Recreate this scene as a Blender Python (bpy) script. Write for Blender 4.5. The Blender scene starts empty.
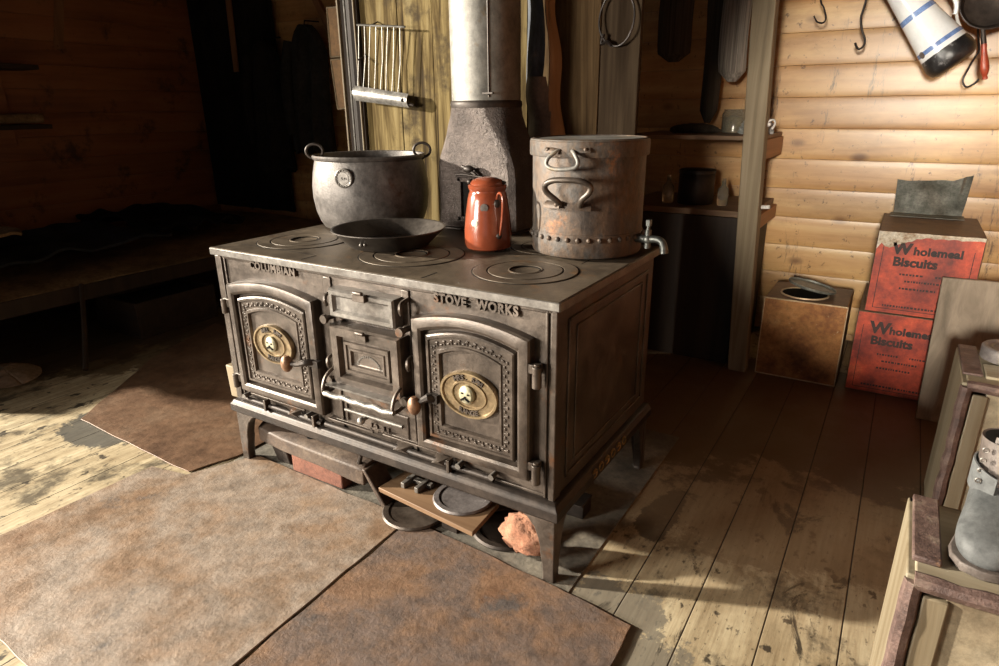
import bpy, bmesh, math, random
from mathutils import Vector, Matrix, noise
random.seed(7)
PI = math.pi
SC = bpy.context.scene
COL = SC.collection

# ---------------------------------------------------------------- camera
CAM = Vector((1.918, -1.274, 1.225))
FPX = 639.04
AX = (Vector((0.851, 0.525, -0.010)).normalized(), Vector((0.166, -0.288, -0.943)).normalized(), Vector((-0.498, 0.801, -0.332)).normalized())
cd = bpy.data.cameras.new('camera'); co = bpy.data.objects.new('camera', cd); COL.objects.link(co)
r_, d_, f_ = AX
co.matrix_world = Matrix(((r_.x, -d_.x, -f_.x, CAM.x), (r_.y, -d_.y, -f_.y, CAM.y), (r_.z, -d_.z, -f_.z, CAM.z), (0, 0, 0, 1)))
cd.sensor_width = 36.0; cd.lens = FPX / 999 * 36.0; cd.clip_start = 0.02
SC.camera = co

# ---------------------------------------------------------------- mesh helpers
class MB:
    def __init__(s): s.v = []; s.f = []
    def add(s, vs, fs):
        b = len(s.v); s.v += [Vector(v) for v in vs]; s.f += [[b + i for i in f] for f in fs]; return s
    def box(s, c, d, rot=None):
        x, y, z = d[0] / 2, d[1] / 2, d[2] / 2
        vs = [Vector(q) for q in ((-x,-y,-z),(x,-y,-z),(x,y,-z),(-x,y,-z),(-x,-y,z),(x,-y,z),(x,y,z),(-x,y,z))]
        if rot: vs = [rot @ q for q in vs]
        c = Vector(c)
        return s.add([q + c for q in vs], [(0,3,2,1),(4,5,6,7),(0,1,5,4),(1,2,6,5),(2,3,7,6),(3,0,4,7)])
    def bb(s, x0, x1, y0, y1, z0, z1):
        return s.box(((x0+x1)/2, (y0+y1)/2, (z0+z1)/2), (x1-x0, y1-y0, z1-z0))
    def loft(s, rings, cap0=True, cap1=True, closed=True):
        n = len(rings[0]); vs = []; fs = []
        for r in rings: vs += [Vector(p) for p in r]
        m = n if closed else n - 1
        for k in range(len(rings) - 1):
            for i in range(m):
                j = (i + 1) % n
                fs.append((k*n+i, k*n+j, (k+1)*n+j, (k+1)*n+i))
        if cap0: fs.append(tuple(range(n-1, -1, -1)))
        if cap1: fs.append(tuple(range((len(rings)-1)*n, len(rings)*n)))
        return s.add(vs, fs)
    def lathe(s, prof, c=(0,0,0), n=40, M=None, cap0=True, cap1=True, sx=1, sy=1):
        c = Vector(c); rings = []
        for r, z in prof:
            ring = []
            for i in range(n):
                a = 2*PI*i/n
                p = Vector((r*math.cos(a)*sx, r*math.sin(a)*sy, z))
                if M: p = M @ p
                ring.append(p + c)
            rings.append(ring)
        return s.loft(rings, cap0, cap1)
    def cyl(s, p0, p1, r0, r1=None, n=16):
        p0 = Vector(p0); p1 = Vector(p1); r1 = r0 if r1 is None else r1
        d = (p1 - p0).normalized(); u = d.orthogonal().normalized(); w = d.cross(u)
        rg = [[p + (u*math.cos(2*PI*i/n) + w*math.sin(2*PI*i/n))*r for i in range(n)] for p, r in ((p0, r0), (p1, r1))]
        return s.loft(rg)
    def tube(s, pts, r, n=8, closed=False, sq=1.0):
        pts = [Vector(p) for p in pts]
        if not closed and 4 <= len(pts) <= 24:          # round the bends
            q = []; rr = []; R0 = r if isinstance(r, (list, tuple)) else [r]*len(pts)
            for i in range(len(pts)-1):
                p0 = pts[max(i-1, 0)]; p1 = pts[i]; p2 = pts[i+1]; p3 = pts[min(i+2, len(pts)-1)]
                for k in range(4):
                    t = k/4; q.append(.5*((2*p1) + (p2-p0)*t + (2*p0-5*p1+4*p2-p3)*t*t + (3*p1-p0-3*p2+p3)*t**3)); rr.append(R0[i]*(1-t)+R0[i+1]*t)
            pts = q + [pts[-1]]; r = rr + [R0[-1]]
        rings = []; u = None; m = len(pts)
        for i, p in enumerate(pts):
            if closed: t = pts[(i+1) % m] - pts[i-1]
            else: t = pts[min(i+1, m-1)] - pts[max(i-1, 0)]
            t.normalize()
            if u is None: u = t.orthogonal().normalized()
            u = (u - t*u.dot(t)); u.normalize(); w = t.cross(u)
            rr = r[i] if isinstance(r, (list, tuple)) else r
            rings.append([p + (u*math.cos(2*PI*k/n) + w*math.sin(2*PI*k/n)*sq)*rr for k in range(n)])
        if closed:
            rings.append(rings[0]); return s.loft(rings, False, False)
        return s.loft(rings)
    def prism(s, poly, off, depth):
        # poly: list of 3D points; extruded along vector
        off = Vector(off).normalized()*depth
        a = [Vector(p) for p in poly]; return s.loft([a, [p + off for p in a]])
    def grid(s, fn, nu, nv, thick=0.0):
        g = [[Vector(fn(i/nu, j/nv)) for j in range(nv+1)] for i in range(nu+1)]
        vs = [p for row in g for p in row]; W = nv + 1
        fs = [(i*W+j, (i+1)*W+j, (i+1)*W+j+1, i*W+j+1) for i in range(nu) for j in range(nv)]
        if thick:
            N = len(vs); nb = []
            for i in range(nu+1):
                for j in range(nv+1):
                    du = g[min(i+1, nu)][j] - g[max(i-1, 0)][j]; dv = g[i][min(j+1, nv)] - g[i][max(j-1, 0)]
                    nn = du.cross(dv); nn = nn.normalized() if nn.length > 1e-9 else Vector((0,0,1))
                    nb.append(g[i][j] - nn*thick)
            vs = vs + nb; fs2 = [tuple(N + k for k in reversed(f)) for f in fs]
            ed = [(i*W, (i+1)*W) for i in range(nu)] + [(nu*W+j, nu*W+j+1) for j in range(nv)] + [((i+1)*W+nv, i*W+nv) for i in range(nu)] + [(j+1, j) for j in range(nv)]
            fs = fs + fs2 + [(b, a, a+N, b+N) for a, b in ed]
        return s.add(vs, fs)
    def ball(s, c, r, n=12, sc=(1,1,1)):
        prof = [(math.sin(PI*k/8)*r, -math.cos(PI*k/8)*r) for k in range(1, 8)]
        M = Matrix.Diagonal((sc[0], sc[1], sc[2]))
        return s.lathe(prof, c, n, M)

def set_props(o, label=None, cat=None, group=None, kind=None):
    for k, v in (('label', label), ('category', cat), ('group', group), ('kind', kind)):
        if v: o[k] = v
    return o

def obj(name, mb, mat, parent=None, bevel=0.0, ang=40, label=None, cat=None, group=None, kind=None, sub=0, seg=2):
    me = bpy.data.meshes.new(name)
    me.from_pydata([tuple(v) for v in mb.v], [], mb.f); me.update()
    bm = bmesh.new(); bm.from_mesh(me); bmesh.ops.recalc_face_normals(bm, faces=bm.faces); bm.to_mesh(me); bm.free()
    for p in me.polygons: p.use_smooth = True
    me.set_sharp_from_angle(angle=math.radians(ang))
    o = bpy.data.objects.new(name, me); COL.objects.link(o)
    me.materials.append(mat)
    if parent:
        o.parent = parent
        if parent.type == 'EMPTY': o.matrix_parent_inverse = Matrix.Translation(-Vector(parent.location))
    if bevel:
        b = o.modifiers.new('edge', 'BEVEL'); b.width = bevel; b.segments = seg; b.limit_method = 'ANGLE'; b.angle_limit = math.radians(35)
    if sub:
        b = o.modifiers.new('smooth', 'SUBSURF'); b.levels = sub; b.render_levels = sub
    return set_props(o, label, cat, group, kind)

def thing(name, label, cat, loc, group=None):
    o = bpy.data.objects.new(name, None); COL.objects.link(o); o.location = loc; o.empty_display_size = .05
    return set_props(o, label, cat, group)

def text_mb(body, size, extrude, M, offset=0.0, mb=None, spacing=1.0, xs=1.0):
    cu = bpy.data.curves.new('lettering', 'FONT'); cu.body = body; cu.size = size; cu.extrude = extrude; cu.offset = offset
    cu.align_x = 'CENTER'; cu.align_y = 'CENTER'; cu.space_character = spacing; cu.resolution_u = 3
    to = bpy.data.objects.new('lettering', cu); COL.objects.link(to)
    bpy.context.view_layer.update()
    me = bpy.data.meshes.new_from_object(to.evaluated_get(bpy.context.evaluated_depsgraph_get()))
    mb = mb or MB()
    mb.add([M @ Vector((v.co.x*xs, v.co.y, v.co.z)) for v in me.vertices], [tuple(p.vertices) for p in me.polygons])
    bpy.data.objects.remove(to); bpy.data.curves.remove(cu); bpy.data.meshes.remove(me)
    return mb
def front_M(x, y, z):      # text standing on a face that looks towards -y
    return Matrix.Translation((x, y, z)) @ Matrix.Rotation(PI/2, 4, 'X')

# ---------------------------------------------------------------- materials
class NT:
    def __init__(s, name):
        s.m = bpy.data.materials.new(name); s.m.use_nodes = True; s.t = s.m.node_tree; s.t.nodes.clear()
        s.out = s.t.nodes.new('ShaderNodeOutputMaterial'); s.b = s.t.nodes.new('ShaderNodeBsdfPrincipled')
        s.t.links.new(s.b.outputs[0], s.out.inputs[0])
        s.tc = s.t.nodes.new('ShaderNodeTexCoord').outputs['Object']
    def L(s, a, b): s.t.links.new(a, b)
    def val(s, sock, v):
        if hasattr(v, 'is_linked') or isinstance(v, bpy.types.NodeSocket): s.L(v, sock)
        else: sock.default_value = v
    def mapp(s, scale=(1,1,1), loc=(0,0,0), rot=(0,0,0), vec=None):
        n = s.t.nodes.new('ShaderNodeMapping'); s.L(vec or s.tc, n.inputs[0]); n.inputs['Scale'].default_value = scale
        n.inputs['Location'].default_value = loc; n.inputs['Rotation'].default_value = rot; return n.outputs[0]
    def noise(s, scale=5, detail=6, rough=.6, vec=None, dist=0.0):
        n = s.t.nodes.new('ShaderNodeTexNoise'); s.L(vec or s.tc, n.inputs['Vector'])
        n.inputs['Scale'].default_value = scale; n.inputs['Detail'].default_value = detail; n.inputs['Roughness'].default_value = rough
        n.inputs['Distortion'].default_value = dist; return n.outputs['Fac']
    def voro(s, scale=20, vec=None):
        n = s.t.nodes.new('ShaderNodeTexVoronoi'); s.L(vec or s.tc, n.inputs['Vector']); n.inputs['Scale'].default_value = scale; return n.outputs['Distance']
    def ramp(s, fac, stops, interp='LINEAR'):
        n = s.t.nodes.new('ShaderNodeValToRGB'); s.L(fac, n.inputs[0]); e = n.color_ramp; e.interpolation = interp
        while len(e.elements) < len(stops): e.elements.new(.5)
        for el, (p, c) in zip(e.elements, stops):
            el.position = p; el.color = (c, c, c, 1) if isinstance(c, (int, float)) else (*c, 1)
        return n.outputs[0]
    def mix(s, fac, a, b, mode='MIX'):
        n = s.t.nodes.new('ShaderNodeMix'); n.data_type = 'RGBA'; n.blend_type = mode
        s.val(n.inputs[0], fac)
        for k, v in ((6, a), (7, b)):
            if isinstance(v, tuple): n.inputs[k].default_value = (*v, 1)
            else: s.L(v, n.inputs[k])
        return n.outputs[2]
    def math(s, op, a, b=0.0, c=0.0):
        n = s.t.nodes.new('ShaderNodeMath'); n.operation = op
        for k, v in ((0, a), (1, b), (2, c)): s.val(n.inputs[k], v)
        return n.outputs[0]
    def xyz(s, vec=None):
        n = s.t.nodes.new('ShaderNodeSeparateXYZ'); s.L(vec or s.tc, n.inputs[0]); return n.outputs
    def white(s, w):
        n = s.t.nodes.new('ShaderNodeTexWhiteNoise'); n.noise_dimensions = '1D'; s.L(w, n.inputs['W']); return n.outputs['Value']
    def fin(s, col, rough=.6, metal=0.0, bump=None, bs=.3, dist=.01, spec=.5):
        if isinstance(col, tuple): s.b.inputs['Base Color'].default_value = (*col, 1)
        else: s.L(col, s.b.inputs['Base Color'])
        s.val(s.b.inputs['Roughness'], rough); s.val(s.b.inputs['Metallic'], metal); s.b.inputs['Specular IOR Level'].default_value = spec
        if bump is not None:
            n = s.t.nodes.new('ShaderNodeBump'); n.inputs['Strength'].default_value = bs; n.inputs['Distance'].default_value = dist
            s.L(bump, n.inputs['Height']); s.L(n.outputs[0], s.b.inputs['Normal'])
        return s.m

def mottled(name, stops, scale=6, rough=(.45,.7), metal=0.0, bs=.25, bscale=60, detail=8, dist=.004, spec=.5, spot=None, stretch=(1,1,1), fine=.6):
    t = NT(name); v = t.mapp(stretch)
    n = t.noise(scale, detail, .65, v); col = t.ramp(n, stops)
    if spot:                                   # (colour, scale, threshold)
        c, sc, th = spot; k = t.noise(sc, 6, .7, t.mapp(loc=(3.1, 1.7, 5.3))); col = t.mix(t.ramp(k, [(th, 0.0), (th+.09, 1.0)]), col, c)
    f2 = t.noise(scale*6, 9, .78, t.mapp(stretch, (9, 4, 2))); col = t.mix(fine, col, t.ramp(f2, [(.34, .30), (.52, .92), (.66, 1.35)]), 'MULTIPLY')
    b = t.noise(bscale, 8, .72); r = t.ramp(t.math('ADD', t.math('MULTIPLY', n, .5), t.math('MULTIPLY', f2, .5)), [(.3, rough[0]), (.7, rough[1])])
    return t.fin(col, r, metal, b, bs, dist, spec)

def wood(name, stops, axis=0, scale=3.0, rough=.6, bs=.3, grain=22, spec=.4, knots=False, board=None, stain=None):
    t = NT(name); st = [grain]*3; st[axis] = 1.2
    v = t.mapp(tuple(st))
    if board:                                  # (axis, height, offset): every board its own tone and grain
        a, h, o = board; k = t.math('FLOOR', t.math('DIVIDE', t.math('SUBTRACT', t.xyz()[a], o), h)); wn = t.white(k)
        cm = t.t.nodes.new('ShaderNodeCombineXYZ'); t.L(t.math('MULTIPLY', wn, 37.0), cm.inputs[0]); t.L(t.math('MULTIPLY', wn, 11.0), cm.inputs[1]); t.L(t.math('MULTIPLY', wn, 23.0), cm.inputs[2])
        va = t.t.nodes.new('ShaderNodeVectorMath'); va.operation = 'ADD'; t.L(v, va.inputs[0]); t.L(cm.outputs[0], va.inputs[1]); v = va.outputs[0]
    n = t.noise(scale*.25, 7, .62, v, .6); col = t.ramp(n, stops)
    if board: col = t.mix(1.0, col, t.ramp(wn, [(0, (.78,.76,.74)), (1, (1,1,1))]), 'MULTIPLY')
    b2 = t.noise(2.2, 4, .6); col = t.mix(.5, col, t.ramp(b2, [(.3, (.62,.58,.55)), (.65, (1,1,1))]), 'MULTIPLY')
    if knots:
        kv = t.voro(2.3, t.mapp(tuple([2.0 if i != axis else 1.1 for i in range(3)]))); col = t.mix(t.ramp(kv, [(.05, .85), (.13, 0.0)]), col, (.16,.07,.025))
    if stain:
        c, sc, th = stain; k = t.noise(sc, 7, .7); col = t.mix(t.ramp(k, [(th, 0.0), (th+.1, .9)]), col, c)
    if knots:
        k2 = t.noise(26, 6, .7); col = t.mix(t.ramp(k2, [(.60, 0.0), (.66, .8)]), col, (.10,.05,.02))
        k3 = t.noise(1.0, 6, .7, t.mapp((9, 9, .9), (3,1,2))); k4 = t.noise(1.0, 7, .75, t.mapp((70, 70, 14))); col = t.mix(t.math('MULTIPLY', t.ramp(k3, [(.56, 0.0), (.64, 1.0)]), t.ramp(k4, [(.5, 0.0), (.58, .85)])), col, (.09,.055,.03))
        k5 = t.noise(6, 8, .7, t.mapp((.5, 1, 1.6))); col = t.mix(.6, col, t.ramp(k5, [(.38, (.62,.55,.48)), (.56, (1,1,1))]), 'MULTIPLY')
    return t.fin(col, rough, 0.0, n, bs, .006, spec)

M = {}
M['iron'] = mottled('cast iron', [(.28,(.030,.022,.017)), (.5,(.076,.058,.045)), (.68,(.13,.103,.083))], 7, (.28,.52), .45, .22, 90, spec=.6, spot=((.11,.05,.022), 8, .585))
M['iron_top'] = mottled('greasy iron top', [(.28,(.05,.037,.026)), (.5,(.11,.084,.058)), (.7,(.18,.138,.094))], 5, (.36,.58), .3, .2, 80, spot=((.15,.085,.04), 6, .6))
M['iron_edge'] = mottled('worn iron edge', [(.3,(0.085,0.072,0.061)), (.55,(0.157,0.143,0.128)), (.7,(0.238,0.221,0.196))], 9, (.34,.5), .4, .2, 70, spot=((.13,.06,.03), 8, .64))
M['iron_bright'] = mottled('rubbed iron', [(.3,(.16,.15,.135)), (.6,(.42,.4,.37))], 14, (.3,.5), .7, .3, 90)
M['iron_dark'] = mottled('dark iron', [(.3,(0.015,0.012,0.011)), (.7,(0.053,0.039,0.030))], 8, (.4,.6), .5, .2, 70)
M['brass'] = mottled('brass', [(.3,(0.143,0.098,0.053)), (.65,(0.270,0.203,0.116))], 14, (.32,.5), .65, .15, 90)
M['boss'] = mottled('pale brass', [(.3,(0.300,0.276,0.168)), (.65,(0.432,0.408,0.288))], 20, (.4,.55), .3, .1, 90)
M['knob'] = mottled('copper brown knob', [(.3,(.12,.06,.035)), (.65,(.3,.17,.1))], 16, (.35,.5), .5, .1, 90)
M['hood'] = mottled('rough painted hood', [(.3,(.060,.046,.040)), (.6,(.135,.108,.095))], 10, (.36,.55), .35, 1.0, 95, dist=.010)
M['pipe'] = mottled('galvanised pipe', [(.3,(0.112,0.102,0.084)), (.55,(0.209,0.200,0.177)), (.7,(0.270,0.260,0.237))], 4.5, (.42,.62), .3, .25, 45, spot=((.2,.135,.06), 5, .58))
M['pot'] = mottled('sooty grey pot', [(.3,(0.051,0.043,0.038)), (.55,(0.128,0.115,0.106)), (.72,(0.204,0.187,0.170))], 9, (.42,.62), .45, .35, 60, spot=((.10,.055,.035), 7, .62))
M['pan'] = mottled('dull tin pan', [(.3,(.04,.033,.028)), (.65,(.10,.085,.072))], 8, (.35,.55), .55, .12, 60)
M['enamel'] = mottled('orange enamel', [(.3,(0.176,0.039,0.017)), (.7,(0.225,0.056,0.025))], 5, (.16,.26), 0.0, .05, 30, spec=.6, fine=.25, spot=((.07,.04,.03), 11, .70))
M['boiler'] = mottled('rusty boiler', [(.30,(0.024,0.018,0.014)), (.42,(0.068,0.051,0.040)), (.50,(0.100,0.064,0.040)), (.57,(0.080,0.070,0.062)), (.66,(0.128,0.088,0.056)), (.78,(0.192,0.168,0.144))], 9, (.45,.7), .25, .5, 60, detail=10, spot=((.26,.105,.035), 6, .615), stretch=(1,1,.55), fine=.85)
M['boiler_top'] = mottled('grey boiler lid', [(.3,(.10,.095,.085)), (.65,(.23,.22,.20))], 8, (.45,.65), .35, .2, 60, spot=((.26,.18,.09), 9, .58))
M['tap'] = mottled('dull tap metal', [(.3,(0.075,0.080,0.075)), (.7,(0.180,0.185,0.170))], 20, (.35,.5), .7, .1, 60)
M['plate_a'] = mottled('floor plate', [(.26,(.155,.082,.042)), (.42,(.235,.155,.098)), (.56,(.285,.228,.18)), (.72,(.25,.165,.10))], 3.2, (.38,.62), .1, .5, 80, detail=11, dist=.005, spot=((.12,.105,.095), 3.4, .62))
M['plate_b'] = mottled('rusty floor plate', [(.26,(.15,.075,.04)), (.42,(.20,.118,.07)), (.56,(.135,.098,.08)), (.72,(.235,.14,.08))], 4.0, (.42,.65), .1, .6, 75, detail=11, dist=.005, spot=((.10,.083,.075), 3.3, .57))
M['plate_c'] = mottled('brown floor plate', [(.28,(0.070,0.036,0.020)), (.5,(0.140,0.077,0.042)), (.7,(0.168,0.105,0.063))], 4, (.42,.6), .15, .5, 40)
M['hearth'] = mottled('grey hearth', [(.28,(.055,.05,.042)), (.5,(.14,.125,.10)), (.7,(.24,.21,.16))], 7, (.6,.85), 0, .6, 60)
M['red'] = mottled('scuffed red paint', [(.28,(0.037,0.010,0.007)), (.42,(0.237,0.027,0.014)), (.58,(0.525,0.069,0.027)), (.75,(0.625,0.150,0.062))], 6, (.4,.62), 0, .2, 70, spot=((.52,.45,.36), 10, .735))
M['box_tin'] = mottled('brown box top', [(.3,(.09,.05,.028)), (.65,(.2,.13,.085))], 7, (.45,.6), .3, .2, 60)
M['peel'] = mottled('peeled paper', [(.35,(.24,.12,.05)), (.5,(.5,.44,.34)), (.65,(.66,.62,.54))], 18, (.6,.8), 0, .3, 80)
M['ink'] = mottled('black ink', [(.3,(.012,.010,.010)), (.7,(.05,.02,.016))], 20, (.6,.7), 0, 0, 50)
M['rust_tin'] = mottled('rust brown tin', [(.28,(0.100,0.035,0.013)), (.45,(0.275,0.112,0.033)), (.6,(0.425,0.194,0.060)), (.75,(0.525,0.300,0.112))], 7, (.38,.55), .3, .25, 90, detail=10, spot=((.55,.45,.27), 26, .655))
M['rust_edge'] = mottled('worn tin seam', [(.3,(.4,.27,.14)), (.7,(.62,.5,.34))], 30, (.4,.5), .3, .1, 90)
M['tray'] = mottled('grey sheet tin', [(.3,(.09,.095,.08)), (.55,(.19,.195,.17)), (.72,(.34,.34,.30))], 12, (.38,.55), .4, .5, 30)
M['greyboard'] = wood('grey weathered board', [(.3,(0.156,0.126,0.090)), (.6,(0.324,0.264,0.198))], 2, 3, .7, .3)
M['post'] = wood('grey weathered post', [(.3,(0.116,0.087,0.051)), (.5,(0.209,0.167,0.105)), (.7,(0.282,0.231,0.156))], 2, 3, .7, .5, grain=30)
M['log'] = wood('varnished boards', [(.3,(.46,.235,.08)), (.5,(.61,.36,.145)), (.7,(.73,.49,.225))], 0, 2.4, .34, .12, grain=16, spec=.55, knots=True, board=(2, .1505, .0555), stain=((.5,.4,.28), 7, .70))
M['log_left'] = wood('brown wall boards', [(.3,(0.188,0.069,0.025)), (.5,(0.288,0.112,0.040)), (.7,(0.350,0.150,0.056))], 1, 2.4, .5, .2, grain=16, board=(2, .162, .09), stain=((.05,.025,.012), 4, .56))
M['flue_wood'] = wood('stained flue boards', [(.30,(0.017,0.010,0.004)), (.43,(0.077,0.053,0.020)), (.55,(0.163,0.122,0.053)), (.72,(0.221,0.178,0.091))], 2, 7.0, .85, .8, grain=15, stain=((.035,.025,.014), 3.2, .52), spec=.08)
M['flue_wood_dark'] = wood('browned flue boards', [(.33,(0.021,0.012,0.005)), (.5,(0.067,0.041,0.019)), (.66,(0.118,0.078,0.038))], 2, 5, .85, .5, grain=17, stain=((.03,.02,.012), 4, .58), spec=.08)
M['flue_wood_red'] = wood('singed board', [(.3,(.14,.07,.028)), (.55,(.33,.185,.085)), (.75,(.42,.27,.14))], 2, 3, .6, .4, grain=14)
M['dark_end_board'] = wood('dark brown end board', [(.3,(0.018,0.011,0.006)), (.5,(0.040,0.027,0.016)), (.7,(0.068,0.048,0.029))], 2, 4, .85, .3, spec=.08)  # darker brown than the other partition boards
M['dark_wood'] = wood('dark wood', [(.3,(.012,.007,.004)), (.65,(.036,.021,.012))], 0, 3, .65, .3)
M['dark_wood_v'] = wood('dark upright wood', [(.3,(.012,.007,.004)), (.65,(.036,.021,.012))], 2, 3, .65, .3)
M['orange_wood'] = wood('orange brown wood', [(.3,(.22,.09,.028)), (.65,(.4,.19,.07))], 1, 3, .55, .3)
M['strap_wood'] = wood('brown lath', [(.3,(.16,.075,.028)), (.65,(.28,.14,.06))], 2, 3, .6, .3)
M['crate'] = wood('cream crate wood', [(.3,(0.140,0.105,0.058)), (.5,(0.206,0.168,0.108)), (.7,(0.257,0.225,0.159))], 2, 3, .6, .35, stain=((.2,.13,.07), 9, .64))
M['crate_x'] = wood('cream crate top', [(.3,(.22,.18,.115)), (.5,(.32,.275,.19)), (.7,(.42,.37,.27))], 0, 3, .6, .3, stain=((.16,.11,.07), 8, .62))
M['crate_trim'] = mottled('purple brown binding', [(.3,(.05,.028,.024)), (.55,(.13,.08,.066)), (.72,(.24,.18,.135))], 22, (.5,.7), 0, .7, 90, spot=((.4,.2,.07), 15, .66))
M['crate_panel'] = mottled('spotted crate panel', [(.3,(.14,.105,.068)), (.5,(.26,.215,.145)), (.7,(.36,.31,.225))], 5, (.25,.45), 0, .2, 30, spot=((.05,.042,.035), 9, .60))
M['boot'] = mottled('dusty grey boot leather', [(.3,(0.051,0.054,0.054)), (.55,(0.102,0.106,0.105)), (.72,(0.150,0.153,0.147))], 8, (.5,.7), 0, .4, 50)
M['boot_dark'] = mottled('worn brown leather', [(.3,(.05,.038,.032)), (.7,(.14,.115,.1))], 14, (.5,.65), 0, .3, 60)
M['cloth'] = mottled('dark wool cloth', [(.3,(0.014,0.014,0.013)), (.7,(0.036,0.034,0.030))], 7, (.85,.95), 0, .5, 120, spec=.15)
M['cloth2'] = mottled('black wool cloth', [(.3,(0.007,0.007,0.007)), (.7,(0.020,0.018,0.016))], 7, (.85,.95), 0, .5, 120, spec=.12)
M['sack'] = mottled('brown sacking', [(.3,(0.126,0.081,0.040)), (.7,(0.306,0.207,0.108))], 8, (.8,.9), 0, .5, 120, spec=.2)
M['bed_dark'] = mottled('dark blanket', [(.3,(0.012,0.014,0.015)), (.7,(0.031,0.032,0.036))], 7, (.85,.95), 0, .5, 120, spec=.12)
M['paper'] = mottled('crumpled paper', [(.3,(.26,.19,.13)), (.7,(.42,.32,.23))], 8, (.7,.85), 0, .3, 40)
M['card'] = mottled('brown card', [(.3,(.17,.09,.035)), (.7,(.26,.145,.06))], 6, (.6,.7), 0, .1, 60)
M['card_edge'] = mottled('tan binding', [(.3,(0.168,0.120,0.066)), (.7,(0.240,0.180,0.108))], 20, (.6,.7), 0, .1, 60)
M['felt'] = mottled('blue grey felt', [(.3,(0.026,0.032,0.043)), (.55,(0.072,0.083,0.099)), (.72,(0.224,0.160,0.096))], 7, (.75,.9), 0, .4, 70, stretch=(3,3,1))
M['leather'] = mottled('brown leather', [(.3,(0.078,0.055,0.039)), (.7,(0.182,0.130,0.098))], 8, (.6,.75), 0, .3, 50)
M['yarn'] = wood('grey yarn', [(.3,(0.125,0.110,0.094)), (.5,(0.312,0.281,0.244)), (.7,(0.525,0.481,0.425))], 2, 4, .9, 1.0, grain=90, spec=.1)
M['yarn_dark'] = wood('dark rope', [(.3,(.03,.024,.018)), (.7,(.10,.08,.06))], 2, 4, .9, 1.0, grain=80, spec=.1)
M['white_enamel'] = mottled('white enamel', [(.3,(.62,.64,.66)), (.7,(.76,.77,.76))], 4, (.16,.28), 0, .04, 30, spec=.6, fine=.12, spot=((.12,.12,.12), 13, .685))
M['chipped'] = mottled('chipped black enamel', [(.44,(.012,.012,.013)), (.57,(.03,.028,.028)), (.66,(.42,.42,.42)), (.8,(.6,.6,.6))], 13, (.25,.4), 0, .3, 40, spec=.5)
M['blue'] = mottled('blue enamel band', [(.3,(.13,.21,.44)), (.7,(.2,.3,.54))], 8, (.2,.3), 0, .05, 30)
M['hook'] = mottled('black iron hook', [(.3,(.012,.010,.009)), (.7,(.04,.028,.022))], 20, (.4,.5), .5, .2, 60)
M['red_handle'] = mottled('red painted handle', [(.3,(.26,.035,.015)), (.7,(.38,.07,.03))], 14, (.3,.45), 0, .1, 60)
M['brick'] = mottled('red brick', [(.3,(0.104,0.036,0.021)), (.65,(0.208,0.081,0.049))], 14, (.75,.9), 0, .6, 70)
M['stone'] = mottled('pink porous stone', [(.3,(.24,.085,.045)), (.5,(.38,.175,.10)), (.7,(.45,.29,.18))], 9, (.8,.9), 0, 1.0, 55, dist=.012)
M['wood_block'] = mottled('charred iron bar', [(.3,(0.038,0.024,0.017)), (.55,(0.090,0.060,0.041)), (.72,(0.165,0.124,0.090))], 11, (.5,.7), .1, .6, 50)
M['plank'] = wood('small brown plank', [(.3,(0.120,0.063,0.030)), (.65,(0.216,0.132,0.072))], 0, 3, .6, .3)
M['pale_wood'] = wood('pale wood block', [(.3,(0.200,0.155,0.095)), (.7,(0.290,0.235,0.155))], 2, 3, .65, .3)
M['gold'] = mottled('worn gold paint', [(.3,(0.180,0.102,0.030)), (.7,(0.300,0.192,0.066))], 20, (.4,.5), .5, .1, 60)
M['pewter'] = mottled('dull grey tin', [(.3,(0.104,0.088,0.084)), (.7,(0.216,0.192,0.184))], 12, (.4,.55), .35, .2, 60)
M['hole'] = mottled('blackened inside', [(.3,(.004,.004,.004)), (.7,(.01,.009,.008))], 10, (.8,.9), 0, 0, 50, spec=.1)
M['wool'] = mottled('pale grey wool', [(.35,(0.192,0.198,0.198)), (.5,(0.456,0.462,0.450)), (.65,(0.624,0.624,0.600))], 60, (.9,.95), 0, 1.0, 60, dist=.02, spec=.1)
M['wire'] = mottled('grey wire', [(.3,(0.060,0.057,0.051)), (.7,(0.156,0.147,0.132))], 30, (.4,.5), .7, .1, 60)
gt = NT('jar glass'); gt.b.inputs['Transmission Weight'].default_value = .85; gt.b.inputs['Roughness'].default_value = .12; gt.b.inputs['IOR'].default_value = 1.45
M['glass'] = gt.fin((.75,.7,.55), .12)
M['jar_fill'] = mottled('jar contents', [(.3,(.07,.045,.02)), (.65,(.3,.22,.11))], 40, (.7,.8), 0, .4, 60)
M['white'] = mottled('white china', [(.3,(.6,.58,.54)), (.7,(.75,.73,.7))], 20, (.3,.4), 0, 0, 60)

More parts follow.
